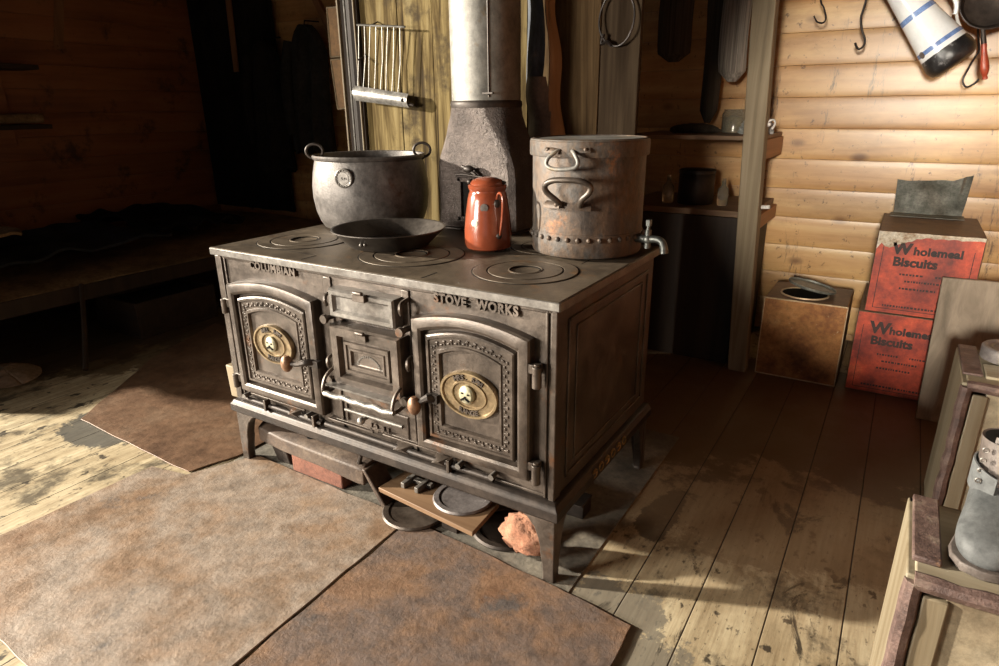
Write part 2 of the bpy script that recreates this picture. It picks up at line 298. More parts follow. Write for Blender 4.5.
def floor_mat():
    t = NT('worn floor boards'); x, y, z = t.xyz()
    k = t.math('FLOOR', t.math('DIVIDE', t.math('ADD', x, 5.04), .167)); wn = t.white(k)
    cm = t.t.nodes.new('ShaderNodeCombineXYZ'); t.L(t.math('MULTIPLY', wn, 31.0), cm.inputs[0]); t.L(t.math('MULTIPLY', wn, 17.0), cm.inputs[1])
    va = t.t.nodes.new('ShaderNodeVectorMath'); va.operation = 'ADD'; t.L(t.mapp((26, 1.3, 1)), va.inputs[0]); t.L(cm.outputs[0], va.inputs[1])
    g = t.noise(1.0, 8, .65, va.outputs[0], .5)
    col = t.ramp(g, [(.28,(.36,.285,.175)), (.45,(.50,.42,.275)), (.6,(.61,.53,.36)), (.75,(.67,.6,.42))])
    col = t.mix(1.0, col, t.ramp(wn, [(0,(.84,.82,.8)), (1,(1,1,1))]), 'MULTIPLY')
    # the boards turn darker and browner away from the left end of the room
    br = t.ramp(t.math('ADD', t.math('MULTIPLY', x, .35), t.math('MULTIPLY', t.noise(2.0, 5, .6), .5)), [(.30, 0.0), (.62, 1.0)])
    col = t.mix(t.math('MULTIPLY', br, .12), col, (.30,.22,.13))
    sm = t.noise(2.6, 8, .72, t.mapp((1,.7,1), (7,2,0))); col = t.mix(t.ramp(sm, [(.55, 0.0), (.62, .85)]), col, (.085,.073,.055))
    sp = t.noise(11, 4, .6, t.mapp((1.2,.8,1), (1,5,0))); col = t.mix(t.ramp(sp, [(.615, 0.0), (.65, .9)]), col, (.035,.028,.022))
    gr = t.noise(1.0, 6, .7, t.mapp((75, 5, 1))); col = t.mix(.55, col, t.ramp(gr, [(.32, (.42,.37,.32)), (.55, (1,1,1))]), 'MULTIPLY')
    dm = t.noise(3.5, 9, .75); col = t.mix(.7, col, t.ramp(dm, [(.36, (.5,.44,.38)), (.6, (1,1,1))]), 'MULTIPLY')
    fs = t.noise(60, 3, .6, t.mapp((1.4,.5,1))); col = t.mix(t.ramp(fs, [(.61, 0.0), (.67, .7)]), col, (.06,.045,.03))
    def blob(cx, cy, rx, ry, c, amt, soft=.35, n2=2.6):
        nonlocal col
        a = t.math('POWER', t.math('DIVIDE', t.math('SUBTRACT', x, cx), rx), 2.0); b = t.math('POWER', t.math('DIVIDE', t.math('SUBTRACT', y, cy), ry), 2.0)
        d = t.math('ADD', t.math('ADD', a, b), t.math('MULTIPLY', t.math('SUBTRACT', t.noise(7, 9, .75), .5), n2))
        col = t.mix(t.math('MULTIPLY', t.ramp(d, [(1.0-soft*.5, 1.0), (1.0, 0.0)]), amt), col, c)
    blob(1.72, .95, .75, .62, (.14,.09,.05), .6, n2=1.8)  # brown dirt, deepened to carry the shade right of the range
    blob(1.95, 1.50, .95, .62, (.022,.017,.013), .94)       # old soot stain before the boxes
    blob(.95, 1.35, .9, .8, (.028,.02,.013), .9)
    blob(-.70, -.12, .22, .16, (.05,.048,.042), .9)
    blob(1.46, -.08, .20, .18, (.13,.12,.10), .75, n2=5.0)
    ir = t.noise(3.3, 10, .72, t.mapp((1.5,.8,1), (2.4,8.1,0)), 1.2); col = t.mix(t.math('MULTIPLY', t.ramp(ir, [(.585, 0.0), (.63, .92)]), t.ramp(x, [(.6, .25), (1.0, 1.0)])), col, (.03,.024,.018)); blob(1.44, .46, .06, .16, (.03,.024,.018), .85, n2=3.2); blob(-1.9, .55, .85, .62, (.105,.068,.032), .85, n2=1.6)  # last blob: the unlit floor by the bunk, painted brown
    col = t.mix(t.math('MULTIPLY', t.math('MULTIPLY', t.ramp(x, [(.3, 0.0), (1.0, 1.0)]), t.ramp(t.math('ADD', y, t.math('MULTIPLY', t.math('SUBTRACT', dm, .5), .6)), [(.12, 0.0), (.5, 1.0)])), .38), col, (.24,.145,.07))  # shade right of the range, put into the board colour as brown
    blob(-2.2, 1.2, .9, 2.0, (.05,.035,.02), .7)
    gap = t.math('ABSOLUTE', t.math('SUBTRACT', t.math('FRACT', t.math('DIVIDE', t.math('ADD', x, 5.04), .167)), .5))
    gm = t.ramp(gap, [(.487, 0.0), (.494, 1.0)]); col = t.mix(gm, col, (.015,.011,.008))
    h = t.math('SUBTRACT', t.math('MULTIPLY', g, .35), gm)
    return t.fin(col, t.ramp(sm, [(.4, .62), (.65, .42)]), 0.0, h, .5, .006, .35)
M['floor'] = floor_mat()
KEY, KEY2, KEY3, AMB, EXPO = 18000, 880, 48, .4, .2
# ================================================================ THE SETTING
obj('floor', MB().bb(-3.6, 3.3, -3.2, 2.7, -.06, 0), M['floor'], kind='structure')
def board_wall(name, mat, p0, p1, nrm, z0, z1, h, off, bulge, thick=.06):
    # horizontal rounded boards: profile in z swept from p0 to p1
    p0 = Vector(p0); p1 = Vector(p1); nrm = Vector(nrm); mb = MB(); prof = [(-thick, z0)]
    k = math.floor((z0-off)/h); z = off + k*h
    while z < z1:
        for d, q in ((0, -.2), (.007, .62), (.05, .78), (.2, .92), (.5, 1.0), (.8, .92), (.95, .78), (.993, .62)):
            zz = z + d*h
            if z0 <= zz <= z1: prof.append((q*bulge, zz))
        z += h
    prof += [(-thick, z1)]
    mb.loft([[p0 + nrm*a + Vector((0,0,b)) for a, b in prof], [p1 + nrm*a + Vector((0,0,b)) for a, b in prof]])
    return obj(name, mb, mat, kind='structure', ang=25)
board_wall('wall_back', M['log'], (-3.6, 2.47, 0), (3.3, 2.47, 0), (0,-1,0), 0, 2.6, .1505, .0555, .007)
board_wall('wall_left', M['log_left'], (-3.45, -.85, 0), (-3.45, 2.47, 0), (1,0,0), 0, 2.6, .162, .09, .010)
obj('wall_left_front', MB().bb(-3.51, -3.45, -3.2, -.85, 0, .88).bb(-3.51, -3.45, -3.2, -.85, 2.56, 2.6).bb(-3.51, -3.45, -3.2, -3.0, .88, 2.56), M['log_left'], kind='structure')
obj('wall_front', MB().bb(-3.6, -1.95, -3.26, -3.2, 0, 2.6).bb(-1.95, -.55, -3.26, -3.2, 0, .80).bb(-1.95, -.55, -3.26, -3.2, 1.9, 2.6).bb(-.55, 1.25, -3.26, -3.2, 0, 2.6).bb(1.25, 2.8, -3.26, -3.2, 2.2, 2.6).bb(2.8, 3.3, -3.26, -3.2, 0, 2.6), M['log_left'], kind='structure')
obj('wall_right', MB().bb(3.24, 3.3, -3.2, 2.47, 0, 2.6), M['log_left'], kind='structure')
obj('ceiling', MB().bb(-3.6, 3.3, -3.2, 2.7, 2.6, 2.66), M['dark_wood'], kind='structure')
wf = MB()
for y in (-2.985, -.865): wf.bb(-3.53, -3.46, y-.015, y+.015, .88, 2.56)
for z in (.895, 2.545): wf.bb(-3.53, -3.46, -3.0, -.85, z-.015, z+.015)
obj('window_2', MB().bb(-1.95, -.55, -3.28, -3.18, .77, .80).bb(-1.95, -.55, -3.28, -3.18, 1.9, 1.93).bb(-1.98, -1.95, -3.28, -3.18, .77, 1.93).bb(-.55, -.52, -3.28, -3.18, .77, 1.93), M['orange_wood'], kind='structure')
obj('window_1', wf, M['orange_wood'], kind='structure')

# boarded partition standing behind the range
def part_boards(name, mat, xs, z1=2.2, y=1.0):
    mb = MB()
    for a, b, dy in xs: mb.bb(a+.0006, b-.0006, y+dy, y+dy+.024, 0, z1)
    return mb
WPART = obj('wall_partition', part_boards('w', None, [(-.185,.02,0), (.02,.20,.002), (.20,.42,.0), (.42,.64,.004)]), M['flue_wood'], bevel=.003, kind='structure')
obj('partition_panel', part_boards('w', None, [(.74,.885,.012), (.885,.935,0), (.64,.74,.02)]), M['flue_wood_dark'], parent=WPART, bevel=.003)
obj('end_board', part_boards('w', None, [(.937,1.085,-.012)]), M['dark_end_board'], parent=WPART, bevel=.003)
obj('batten', MB().bb(.925, .940, .982, .998, 0, 2.2), M['flue_wood_dark'], parent=WPART, bevel=.002)
obj('return_board', MB().bb(-.43, -.300, 1.128, 1.15, 0, 2.2).bb(-.43, -.41, 1.0, 1.128, 2.15, 2.2), M['orange_wood'], parent=WPART, bevel=.002)
obj('frame_post', MB().bb(-.285, -.187, .985, 1.05, 0, 2.2), M['dark_wood_v'], parent=WPART, bevel=.004)
obj('frame_edge', MB().bb(-.292, -.283, .972, .986, 0, 2.2).bb(-.200,-.194,.974,.986,0,2.2), M['post'], parent=WPART, bevel=.002)
# the board beside the flue whose torn edge bows out
def torn(u, v):
    z = 1.0 + v*1.2; w = .05 + .022*math.sin(z*7.3) + .012*math.sin(z*19)
    x = .742 + (u)*w + .01*math.sin(z*5+.5)
    return (x, .975 - .050*math.sin(u*PI) - .006*math.sin(z*9), z)
obj('torn_board', MB().grid(torn, 8, 40, .012), M['flue_wood_red'], parent=WPART)

# ================================================================ THE RANGE
W, D, H = 1.291, .724, .80
st = thing('cooking_range', 'large black cast-iron cooking range with three round hotplates, brass oval door plates and raised lettering', 'stove', (W/2, D/2, 0))
BY = .022                                    # plane of the front
body = MB().bb(.018, 1.274, BY, D-.01, .20, .772)
body.bb(.0, .03, BY-.010, D-.01, .20, .772); body.bb(1.262, 1.279, BY-.008, BY+.03, .24, .772)
for x in (.040, 1.250): body.bb(x-.004, x+.004, BY-.006, BY, .25, .77)
body.bb(.03, 1.262, BY-.005, BY, .762, .772)
body.bb(1.06, 1.25, BY-.006, BY, .255, .262)
body.bb(.50, .53, BY-.006, BY, .26, .76); body.bb(.80, .826, BY-.006, BY, .26, .76)
B = obj('body', body, M['iron'], st, bevel=.003)
def rectframe(mb, axis_pts, w, d, nrm):     # flat raised frame along a closed polygon
    pass
sp = MB()
for ins, w, h in ((0, .010, .005), (.05, .006, .004)):
    y0, y1, z0, z1 = .085+ins, .665-ins, .285+ins*.6, .735-ins*.6
    for a in ((y0, y1, z0, z0+w), (y0, y1, z1-w, z1), (y0, y0+w, z0, z1), (y1-w, y1, z0, z1)): sp.bb(1.274, 1.274+h, *a)
obj('side_panel', sp, M['iron'], st, bevel=.0015)

# top plate with the openings for three hotplates drawn as rings
tp = MB().bb(0, W, 0, D, .785, .80)
TOP = obj('top_plate', tp, M['iron_top'], st, bevel=.003)
rim = MB().bb(-.001, W+.001, -.003, .012, .776, .7985).bb(W-.012, W+.003, .0, D, .776, .7985).bb(-.003, .010, 0, D, .776, .7985)
obj('top_edge', rim, M['iron_edge'], st, bevel=.002)
for x0, x1, y0, y1 in ((.41, .414, .02, .08), (.41, .414, .40, .70), (.868, .872, .02, .09), (.868, .872, .39, .7), (1.17, 1.173, .38, .5), (.05, .40, .0835, .0855), (.9, .95, .395, .399), (.42, .5, .4, .403)): obj('seam_line', MB().bb(x0, x1, y0, y1, .7995, .8004), M['hole'], TOP)
def ring(mb, cx, cy, r0, r1, z0, z1, n=56):
    mb.lathe([(r0, z0), (r0, z1), (r1, z1), (r1, z0), (r0, z0)], (cx, cy, 0), n, None, False, False)
for cx, cy, R in ((.186, .240, .160), (.664, .236, .165), (1.070, .229, .150), (.30, .535, .13), (.98, .55, .13)):
    g = MB(); ring(g, cx, cy, R-.003, R, .799, .8007); ring(g, cx, cy, R*.70, R*.70+.003, .799, .8012)
    e = MB(); ring(e, cx, cy, R*.72, R-.004, .799, .8022); ring(e, cx, cy, R*.33, R*.69, .799, .8026)
    o = obj('hotplate', e, M['iron_top'], st, bevel=.0012)
    obj('groove', g, M['hole'], o)
    s_ = MB(); s_.lathe([(R*.325, .7985), (R*.325, .8035), (R*.30, .8045), (R*.285, .8015), (R*.27, .8005)], (cx, cy, 0), 40); obj('lid', s_, M['iron_top'], o)
    h_ = MB(); ring(h_, cx, cy, R*.265, R*.30, .8012, .8030); obj('lid_groove', h_, M['hole'], o)

# lettering cast on the front
obj('raised_lettering', text_mb('COLUMBIAN', .037, .007, front_M(.281, BY-.004, .757), .0016, spacing=1.14, xs=.90), M['iron'], st, label='raised cast letters reading COLUMBIAN')
for word, x in (('STOVE', .968), ('WORKS', 1.112)):
    obj('raised_lettering', text_mb(word, .037, .007, front_M(x, BY-.004, .755), .0016, spacing=1.12, xs=.87), M['iron'], st, label='raised cast letters reading ' + word)
obj('raised_lettering', text_mb('12-11', .036, .006, front_M(.684, BY-.004, .3), .001, spacing=1.05), M['iron'], st, label='raised cast figures 12-11')
sd = MB()
for i, y in enumerate((.23, .275, .32, .365, .41, .455)):
    if i % 2: sd.tube([(1.302, y+.014*math.cos(a), .228+.012*math.sin(a)) for a in [2*PI*k/14 for k in range(14)]], .003, 5, True)
    else: sd.tube([(1.302, y+.013*math.cos(a)*(1 if a < PI else -1), .228+.012*math.sin(a*1.0)) for a in [2*PI*k/16 for k in range(15)]], .003, 5)
obj('side_ornament', sd, M['gold'], st, label='small worn gold scrolls on the lower side edge')

# skirt and the rail in front of it
sk = MB(); prof = [(.03, .200), (-.006, .200), (-.012, .206), (-.012, .232), (-.006, .238), (-.002, .246), (.006, .250), (.03, .250)]
def skirt_ring(k):
    # mitred around front, right and left
    return None
L_ = [[(-.004 - (.03-d) + .03, D-.01, z) for d, z in prof]]
def off(d): return -d
sk.loft([[(0+d, D-.01, z) for d, z in prof], [(0+d, 0+d, z) for d, z in prof], [(W-d, 0+d, z) for d, z in prof], [(W-d, D-.01, z) for d, z in prof]])
obj('base_moulding', sk, M['iron_dark'], st, bevel=.0015)
ra = MB().cyl((.05, .004, .263), (.44, .004, .263), .0085, n=14).cyl((.46, .004, .266), (1.10, .004, .266), .0095, n=14)
RAIL = obj('front_rail', ra, M['iron_dark'], st)
for x0, x1, z in ((.09, .36, .285), (.47, .66, .285), (.70, .93, .289)): obj('slide_strip', MB().bb(x0, x1, .006, .022, z, z+.005).bb(x0+.01, x1-.01, .010, .022, z+.008, z+.011), M['iron'], st, bevel=.001)
for x in (.075, .385, .99, 1.10): obj('rail_stud', MB().cyl((x, .02, .281), (x, -.012, .279), .007, .009, 12), M['iron_edge'], RAIL)
for x in (.18, .415, .955): obj('rail_clamp', MB().bb(x-.005, x+.005, -.012, .012, .248, .288), M['iron'], RAIL, bevel=.001)
for x, w in ((.29, .05), (.75, .06), (.895, .05)): obj('slide_tab', MB().add([(x, -.008, .262), (x+w, -.006, .262), (x+w, .02, .282), (x, .02, .282), (x+w*.6, -.016, .276)], [(0,1,4), (1,2,4), (2,3,4), (3,0,4), (0,3,2,1)]), M['iron'], RAIL)

# legs
def leg(px, sx, py, sy):
    mb = MB(); poly = [(0, .203), (-.115, .203), (-.085, .190), (-.062, .165), (-.050, .135), (-.043, .105), (-.044, .095), (-.036, .055), (-.033, .008), (-.040, 0), (0, 0)]
    mb.prism([(px + sx*a, py, z) for a, z in poly], (0, sy, 0), .028)
    mb.prism([(px - sx*.0015, py + sy*(.0015-a), z-.0007*(z>.1)) for a, z in poly], (-sx, 0, 0), .026)
    tb = MB(); pl = [(-.115, .203), (-.085, .190), (-.062, .165), (-.050, .135), (-.043, .105)]
    return mb
for px_, sx in ((W, 1), (0, -1)):
    for py_, sy in ((-.002, 1), (D-.012, -1)):
        obj('leg', leg(px_, sx, py_, sy), M['iron'], st, bevel=.003)

# arched doors
def arch(x0, x1, z0, zs, rise, y, n=18):
    pts = [(x0, y, z0), (x1, y, z0), (x1, y, zs)]
    for i in range(1, n): 
        a = i/n; x = x1 + (x0-x1)*a; pts.append((x, y, zs + rise*math.sin(PI*a)**.9))
    pts.append((x0, y, zs)); return pts
def oven_door(x0, x1, z0, zs, rise, knob_side):
    def R(ins, y): return arch(x0+ins, x1-ins, z0+ins, zs-ins, rise*(1-ins*1.5), y)
    mb = MB(); seq = [(0, BY), (0, -.002), (.004, -.008), (.012, -.011), (.026, -.011), (.033, -.006), (.036, .012), (.043, .012), (.045, -.002), (.049, -.005), (.055, -.005), (.057, .0), (.081, .0), (.083, -.004), (.089, -.004), (.092, .002), (.093, .006)]
    mb.loft([R(*q) for q in seq], False, True)
    d = obj('oven_door', mb, M['iron'], st, ang=28)
    bd = MB(); path = R(.069, -.001); path = path + [path[0]]; tot = []
    acc = .006; step = .0125
    for a, b in zip(path, path[1:]):
        a = Vector(a); b = Vector(b); l = (b-a).length; dr = (b-a).normalized(); nn = Vector((-dr.z, 0, dr.x))
        while acc < l:
            c = a + dr*acc; k = len(tot) % 2; tot.append(1); rot = Matrix(((dr.x, 0, nn.x), (0, 1, 0), (dr.z, 0, nn.z)))
            bd.box(c + nn*(.004 if k else -.004), (.009, .0045, .0055), rot); 
            if not k: bd.box(c, (.003, .0035, .015), rot)
            acc += step
        acc -= l
    obj('bead_border', bd, M['iron'], d, bevel=.0015)
    # oval plate
    cx = (x0+x1)/2 - .004 if knob_side > 0 else (x0+x1)/2; cz = .505; rx, rz = .094, .067
    Mx = Matrix(((1,0,0), (0,0,-1), (0,rz/rx,0)))
    ov = MB(); prof = [(rx*1.0, .0), (rx*1.0, .010), (rx*.965, .015), (rx*.90, .015), (rx*.86, .009), (rx*.62, .009), (rx*.60, .013), (rx*.55, .013), (rx*.53, .008), (rx*.02, .008)]
    ov.lathe(prof, (cx, .006, cz), 48, Mx)
    p = obj('oval_plate', ov, M['brass'], d, label='oval brass name plate')
    bs = MB(); bs.lathe([(.026, .008), (.026, .016), (.021, .021), (.002, .023)], (cx-.004, .006, cz+.002), 24, Matrix(((.92,0,0), (0,0,-1), (0,1.0,0))))
    q = obj('boss', bs, M['boss'], p)
    mk = MB(); yb = -.0165
    for dx, dz in ((-.008, .007), (.010, .005)): mk.box((cx-.004+dx, yb, cz+.002+dz), (.0045, .004, .0045))
    mk.box((cx-.011, yb, cz-.008), (.014, .004, .0055), Matrix.Rotation(-.6, 3, 'Y')); mk.box((cx+.004, yb, cz-.009), (.013, .004, .005), Matrix.Rotation(.6, 3, 'Y')); mk.box((cx-.003, yb, cz-.002), (.005, .004, .006))
    obj('boss_mark', mk, M['hole'], q)
    for s, up in (('MRS. SAM', 1), ('RANGE', -1)):
        n = len(s); lt = MB()
        for i, ch in enumerate(s):
            if ch == ' ': continue
            t = (i-(n-1)/2)*(.17 if up > 0 else .19); x = math.sin(t)*rx*.74; z = up*math.cos(t)*rz*.745
            text_mb(ch, .0205, .0035, front_M(cx + x, -.004, cz + z) @ Matrix.Rotation(-t*.55*up, 4, 'Z'), .0005, lt)
        obj('plate_lettering', lt, M['iron'], p)
    # knob on its catch
    kx = x1-.028 if knob_side > 0 else x0+.025; kz = .478 if knob_side > 0 else .457; hx = kx + (.0 if knob_side > 0 else .0)
    if knob_side > 0:
        kx -= .078; ht = MB().tube([(x1-.01, -.004, .482), (x1-.03, -.030, .487), (x1-.055, -.034, .478), (kx+.012, -.036, .472)], [.010, .011, .009, .008], 8).bb(x1-.035, x1+.01, -.02, .0, .470, .492)
    else:
        ht = MB().tube([(x0+.075, -.002, .470), (x0+.06, -.026, .476), (kx+.015, -.034, .464)], [.012, .012, .008], 8).bb(x0+.05, x0+.085, -.016, .0, .458, .484)
    hd = obj('door_catch', ht, M['iron_dark'], d)
    kn = MB().ball((kx, -.040, kz-.006), .021, 18, (.95, .9, 1.35)); obj('knob', kn, M['knob'], hd, label='pear-shaped copper brown knob')
    # hinges on the other side
    for hz in (.614, .341):
        hg = MB(); 
        if knob_side > 0: hxx = x0-.026; hg.bb(hxx-.004, x0+.03, -.004, .018, hz-.014, hz+.016); hg.cyl((hxx, -.004, hz-.036), (hxx, -.004, hz+.014), .011, n=12)
        else: hxx = x1+.022; hg.bb(x1-.03, hxx+.004, -.006, .018, hz-.006, hz+.018); hg.cyl((hxx, -.006, hz-.040), (hxx, -.006, hz+.016), .012, n=14); hg.cyl((hxx, -.006, hz+.016), (hxx, -.006, hz+.023), .008, n=10)
        obj('hinge', hg, M['iron'], d, bevel=.0015)
oven_door(.062, .466, .300, .683, .027, 1)
oven_door(.846, 1.214, .300, .694, .028, -1)

# middle column: soot flap, fire door, hinged hearth lip, ash drawer
def panel_door(x0, x1, z0, z1, seq):
    return MB().loft([[(x0+i, y, z0+i), (x1-i, y, z0+i), (x1-i, y, z1-i), (x0+i, y, z1-i)] for i, y in seq], False, True)
fd = obj('soot_flap', panel_door(.556, .803, .655, .740, [(0, BY), (0, -.018), (.005, -.024), (.016, -.024), (.022, -.016), (.024, -.014)]), M['iron_edge'], st, ang=30, label='plain framed soot flap')
lug = MB().bb(.665, .71, -.036, -.02, .720, .742).cyl((.672, -.036, .746), (.704, -.036, .746), .006, n=10)
obj('catch', lug, M['iron'], fd, bevel=.002)
fd2 = obj('fire_door', panel_door(.552, .818, .440, .632, [(0, BY), (0, -.022), (.006, -.030), (.030, -.030), (.038, -.014), (.046, -.014), (.048, -.022), (.056, -.022), (.058, -.017), (.064, -.017), (.066, -.021), (.072, -.021), (.075, -.014), (.078, -.012)]), M['iron'], st, ang=28, label='square fire door with stepped moulding')
mk = MB()
for i in range(15):
    t = PI*(.04 + .92*i/14); c = (.685 - .043*math.cos(t), -.0125, .514 + .034*math.sin(t)); mk.box(c, (.0042, .003, .0075), Matrix.Rotation(-(t-PI/2), 3, 'Y'))
for i in range(11): mk.bb(.656+i*.0058, .660+i*.0058, -.0145, -.011, .507, .513)
obj('maker_marks', mk, M['iron_edge'], fd2, label='tiny worn cast letters in an arch')
lug = MB().bb(.672, .707, -.040, -.024, .604, .626).cyl((.675, -.043, .63), (.705, -.043, .63), .006, n=10); obj('catch', lug, M['iron'], fd2, bevel=.002)
for x, z in ((.540, .646), (.828, .655), (.538, .452), (.828, .447)):
    obj('door_stud', MB().cyl((x, .015, z), (x, -.026, z), .008, .008, 12).cyl((x, -.026, z), (x, -.036, z), .0145, .013, 16), M['iron'], st)
for x, z in ((.538, .70), (.822, .715), (.836, .555), (.522, .50)):
    obj('turn_button', MB().tube([(x, .018, z+.02), (x, -.012, z+.015), (x+.004, -.022, z), (x-.002, -.012, z-.016)], .006, 7), M['iron'], st)
lp = MB()
def lipf(u, v): x = .540 + u*.262; return (x, .018 - .072*v, .446 - .004*v)
lp.grid(lipf, 10, 8, .006)
lip = obj('hearth_lip', lp, M['iron_edge'], st, label='tilted lip below the fire door')
rb = MB().tube([(.553+u*.268/16, -.070 - .002*math.sin(u), .426 + .0015*math.sin(u*1.7)) for u in range(17)], .0085, 10); obj('lip_bar', rb, M['iron_bright'], lip, label='worn bright front bar of the lip')
for x in (.541, .812): obj('lip_cheek', MB().tube([(x, .005, .485), (x, -.030, .482), (x, -.055, .462), (x+.004, -.070, .428), (x, -.04, .420), (x, .005, .428)], .0055, 7), M['iron'], lip)
ash = obj('ash_door', panel_door(.545, .800, .292, .372, [(0, BY), (0, .014), (.003, .012), (.008, .012), (.012, .018)]), M['iron'], st, ang=30)
obj('ash_bar', MB().cyl((.555, .004, .342), (.785, .004, .342), .006, n=10), M['iron_edge'], ash)
obj('ash_knob', MB().cyl((.640, .015, .334), (.640, -.012, .334), .006, n=10).ball((.640, -.018, .334), .0125, 14), M['iron_bright'], ash)
# lever and the block hanging at the left end
lv = MB().bb(-.028, .0, .03, .06, .36, .375).tube([(-.022, .045, .62), (-.024, .045, .45), (-.020, .045, .37)], .006, 7); obj('damper_lever', lv, M['iron'], st, bevel=.001)
# extractor box at the back that carries the flue
obj('smoke_box', MB().bb(.42, .80, D-.012, .93, .30, .799), M['iron_dark'], st, bevel=.004)

obj('lever_block', MB().loft([[(-.045,.02,.24), (-.006,.02,.24), (-.006,.07,.24), (-.045,.07,.24)], [(-.052,.02,.362), (-.004,.02,.362), (-.004,.07,.362), (-.052,.07,.362)]]), M['pale_wood'], st, bevel=.004, label='pale wooden block on the lever at the end of the range')

# ================================================================ THE FLUE
fl = thing('stove_flue', 'pale grey round flue pipe on a rough flared iron hood behind the range', 'stove pipe', (.60, .79, .80))
PC = (.593, .785)
def rrect(hw, hd, p, n=48):
    out = []
    for i in range(n):
        a = 2*PI*(i+.5)/n; c, s = math.cos(a), math.sin(a); k = (abs(c)**p + abs(s)**p)**(-1/p); out.append((c*k*hw, s*k*hd))
    return out
def hoodring(z, cx, cy, hw, hd, p): return [(cx+a, cy+b, z) for a, b in rrect(hw, hd, p)]
hs = [(.801, .610, .785, .168, .118, 26), (.98, .608, .785, .166, .117, 26), (1.025, .606, .785, .163, .116, 18), (1.06, .603, .785, .156, .114, 10), (1.095, .600, .785, .146, .113, 6), (1.13, .597, .785, .137, .116, 4), (1.165, .594, .785, .131, .121, 3), (1.20, .593, .785, .1275, .1265, 2.2), (1.235, .593, .785, .1265, .1265, 2)]
hd_ = obj('hood', MB().loft([hoodring(*h) for h in hs]), M['hood'], fl, ang=32)
obj('hood_flange', MB().loft([hoodring(z, .610, .785, w, d, 26) for z, w, d in ((.8005, .180, .126), (.806, .180, .126), (.808, .172, .121))]), M['iron_dark'], fl)
obj('pipe', MB().lathe([(.124, 1.232), (.124, 2.598)], (PC[0], PC[1], 0), 56), M['pipe'], fl)
obj('pipe_collar', MB().lathe([(.1275, 1.226), (.1295, 1.236), (.1285, 1.246), (.125, 1.250)], (PC[0], PC[1], 0), 56, None, False, False).bb(PC[0]+.06, PC[0]+.10, PC[1]-.118, PC[1]-.106, 1.27, 1.275), M['iron_dark'], fl)
obj('pipe_seam', MB().tube([(PC[0]+.075, PC[1]-.1005, z) for z in (1.26, 1.6, 2.0, 2.3)], .0025, 6), M['iron_dark'], fl)
fy = .668
dd = MB().bb(.545, .560, fy-.014, fy+.004, .835, .99).bb(.625, .640, fy-.014, fy+.004, .835, .99).bb(.545, .640, fy-.014, fy+.004, .835, .850).bb(.545, .640, fy-.014, fy+.004, .975, .99)
dr = obj('soot_door', dd, M['hood'], fl, bevel=.002)
obj('soot_opening', MB().bb(.56, .625, fy-.003, fy+.003, .85, .975), M['hole'], dr)
obj('soot_catch', MB().tube([(.545, fy-.02, 1.0), (.58, fy-.02, 1.003), (.66, fy-.02, .996)], .004, 7).ball((.603, fy-.022, 1.022), .017, 12, (1.3,.8,.8)).tube([(.575, fy-.02, 1.03), (.60, fy-.024, 1.025), (.632, fy-.02, 1.002)], .006, 7), M['iron_dark'], dr)

# ================================================================ ON THE RANGE
T = .805
pt = thing('cooking_pot', 'big round-bellied grey cast-iron cauldron with two ring handles and a round badge', 'pot', (.19, .589, T))
PX, PY = .19, .589
prof = [(.165, T), (.182, T+.004), (.194, T+.025), (.206, T+.06), (.213, T+.11), (.213, T+.15), (.207, T+.20), (.199, T+.235), (.196, T+.245), (.203, T+.250), (.206, T+.257), (.202, T+.263), (.194, T+.261), (.190, T+.245), (.198, T+.19), (.203, T+.13), (.19, T+.04), (.15, T+.012), (.01, T+.010)]
obj('pot_body', MB().lathe([(r*1.02, z) for r, z in prof], (PX, PY, 0), 64), M['pot'], pt, ang=30)
for s, a in ((-1, PI*1.03), (1, .02)):
    d = Vector((math.cos(a+.55), math.sin(a+.55), 0)); c = Vector((PX, PY, T+.262)) + d*.200; up = Vector((0,0,1)); w = Vector((-d.y, d.x, 0))*.6 + d*.75*s*0 + Vector((0,0,0)); side = (AX[0]*.9 + d*.1); side.z = 0; side.normalize()
    h = obj('ring_handle', MB().tube([c + side*.030*math.cos(t)*1.05 + up*(.012 + .026*math.sin(t)) for t in [2*PI*k/18 for k in range(18)]], .0052, 8, True), M['iron_dark'], pt)
    obj('handle_lug', MB().ball(c - d*.002 + up*(-.012), .013, 10, (1,1,.9)), M['iron_dark'], h)
ba = math.radians(-73); bd_ = Vector((math.cos(ba), math.sin(ba), 0)); bc = Vector((PX, PY, T+.193)) + bd_*.2125
zx = Vector((-bd_.y, bd_.x, 0)); MR = Matrix((zx, Vector((0,0,1)), bd_)).transposed()
bg = MB().lathe([(.034, -.010), (.034, .004), (.030, .006), (.026, .003), (.022, .003), (.021, .005), (.002, .005)], bc, 28, MR)
for k in range(16): bg.box(bc + MR @ Vector(((.0265)*math.cos(k*PI/8), .0265*math.sin(k*PI/8), .004)), (.003, .003, .004))
for k in range(4): bg.box(bc + MR @ Vector((-.009+k*.006, 0, .006)), (.004, .002, .007), Matrix.Identity(3))
obj('badge', bg, M['iron_edge'], pt, label='round cast badge')

pn = thing('round_pan', 'shallow wide tin pan in front of the cauldron', 'pan', (.512, .309, T))
obj('pan_dish', MB().lathe([(.125, T), (.131, T+.003), (.181, T+.052), (.186, T+.054), (.186, T+.057), (.180, T+.056), (.129, T+.008), (.01, T+.006)], (.512, .309, 0), 64), M['pan'], pn, ang=30)
a = math.radians(-82); obj('rivet', MB().ball((.512+.158*math.cos(a), .309+.158*math.sin(a), T+.026), .006, 10).ball((.512+.158*math.cos(a+.09), .309+.158*math.sin(a+.09), T+.028), .005, 10), M['iron_edge'], pn)

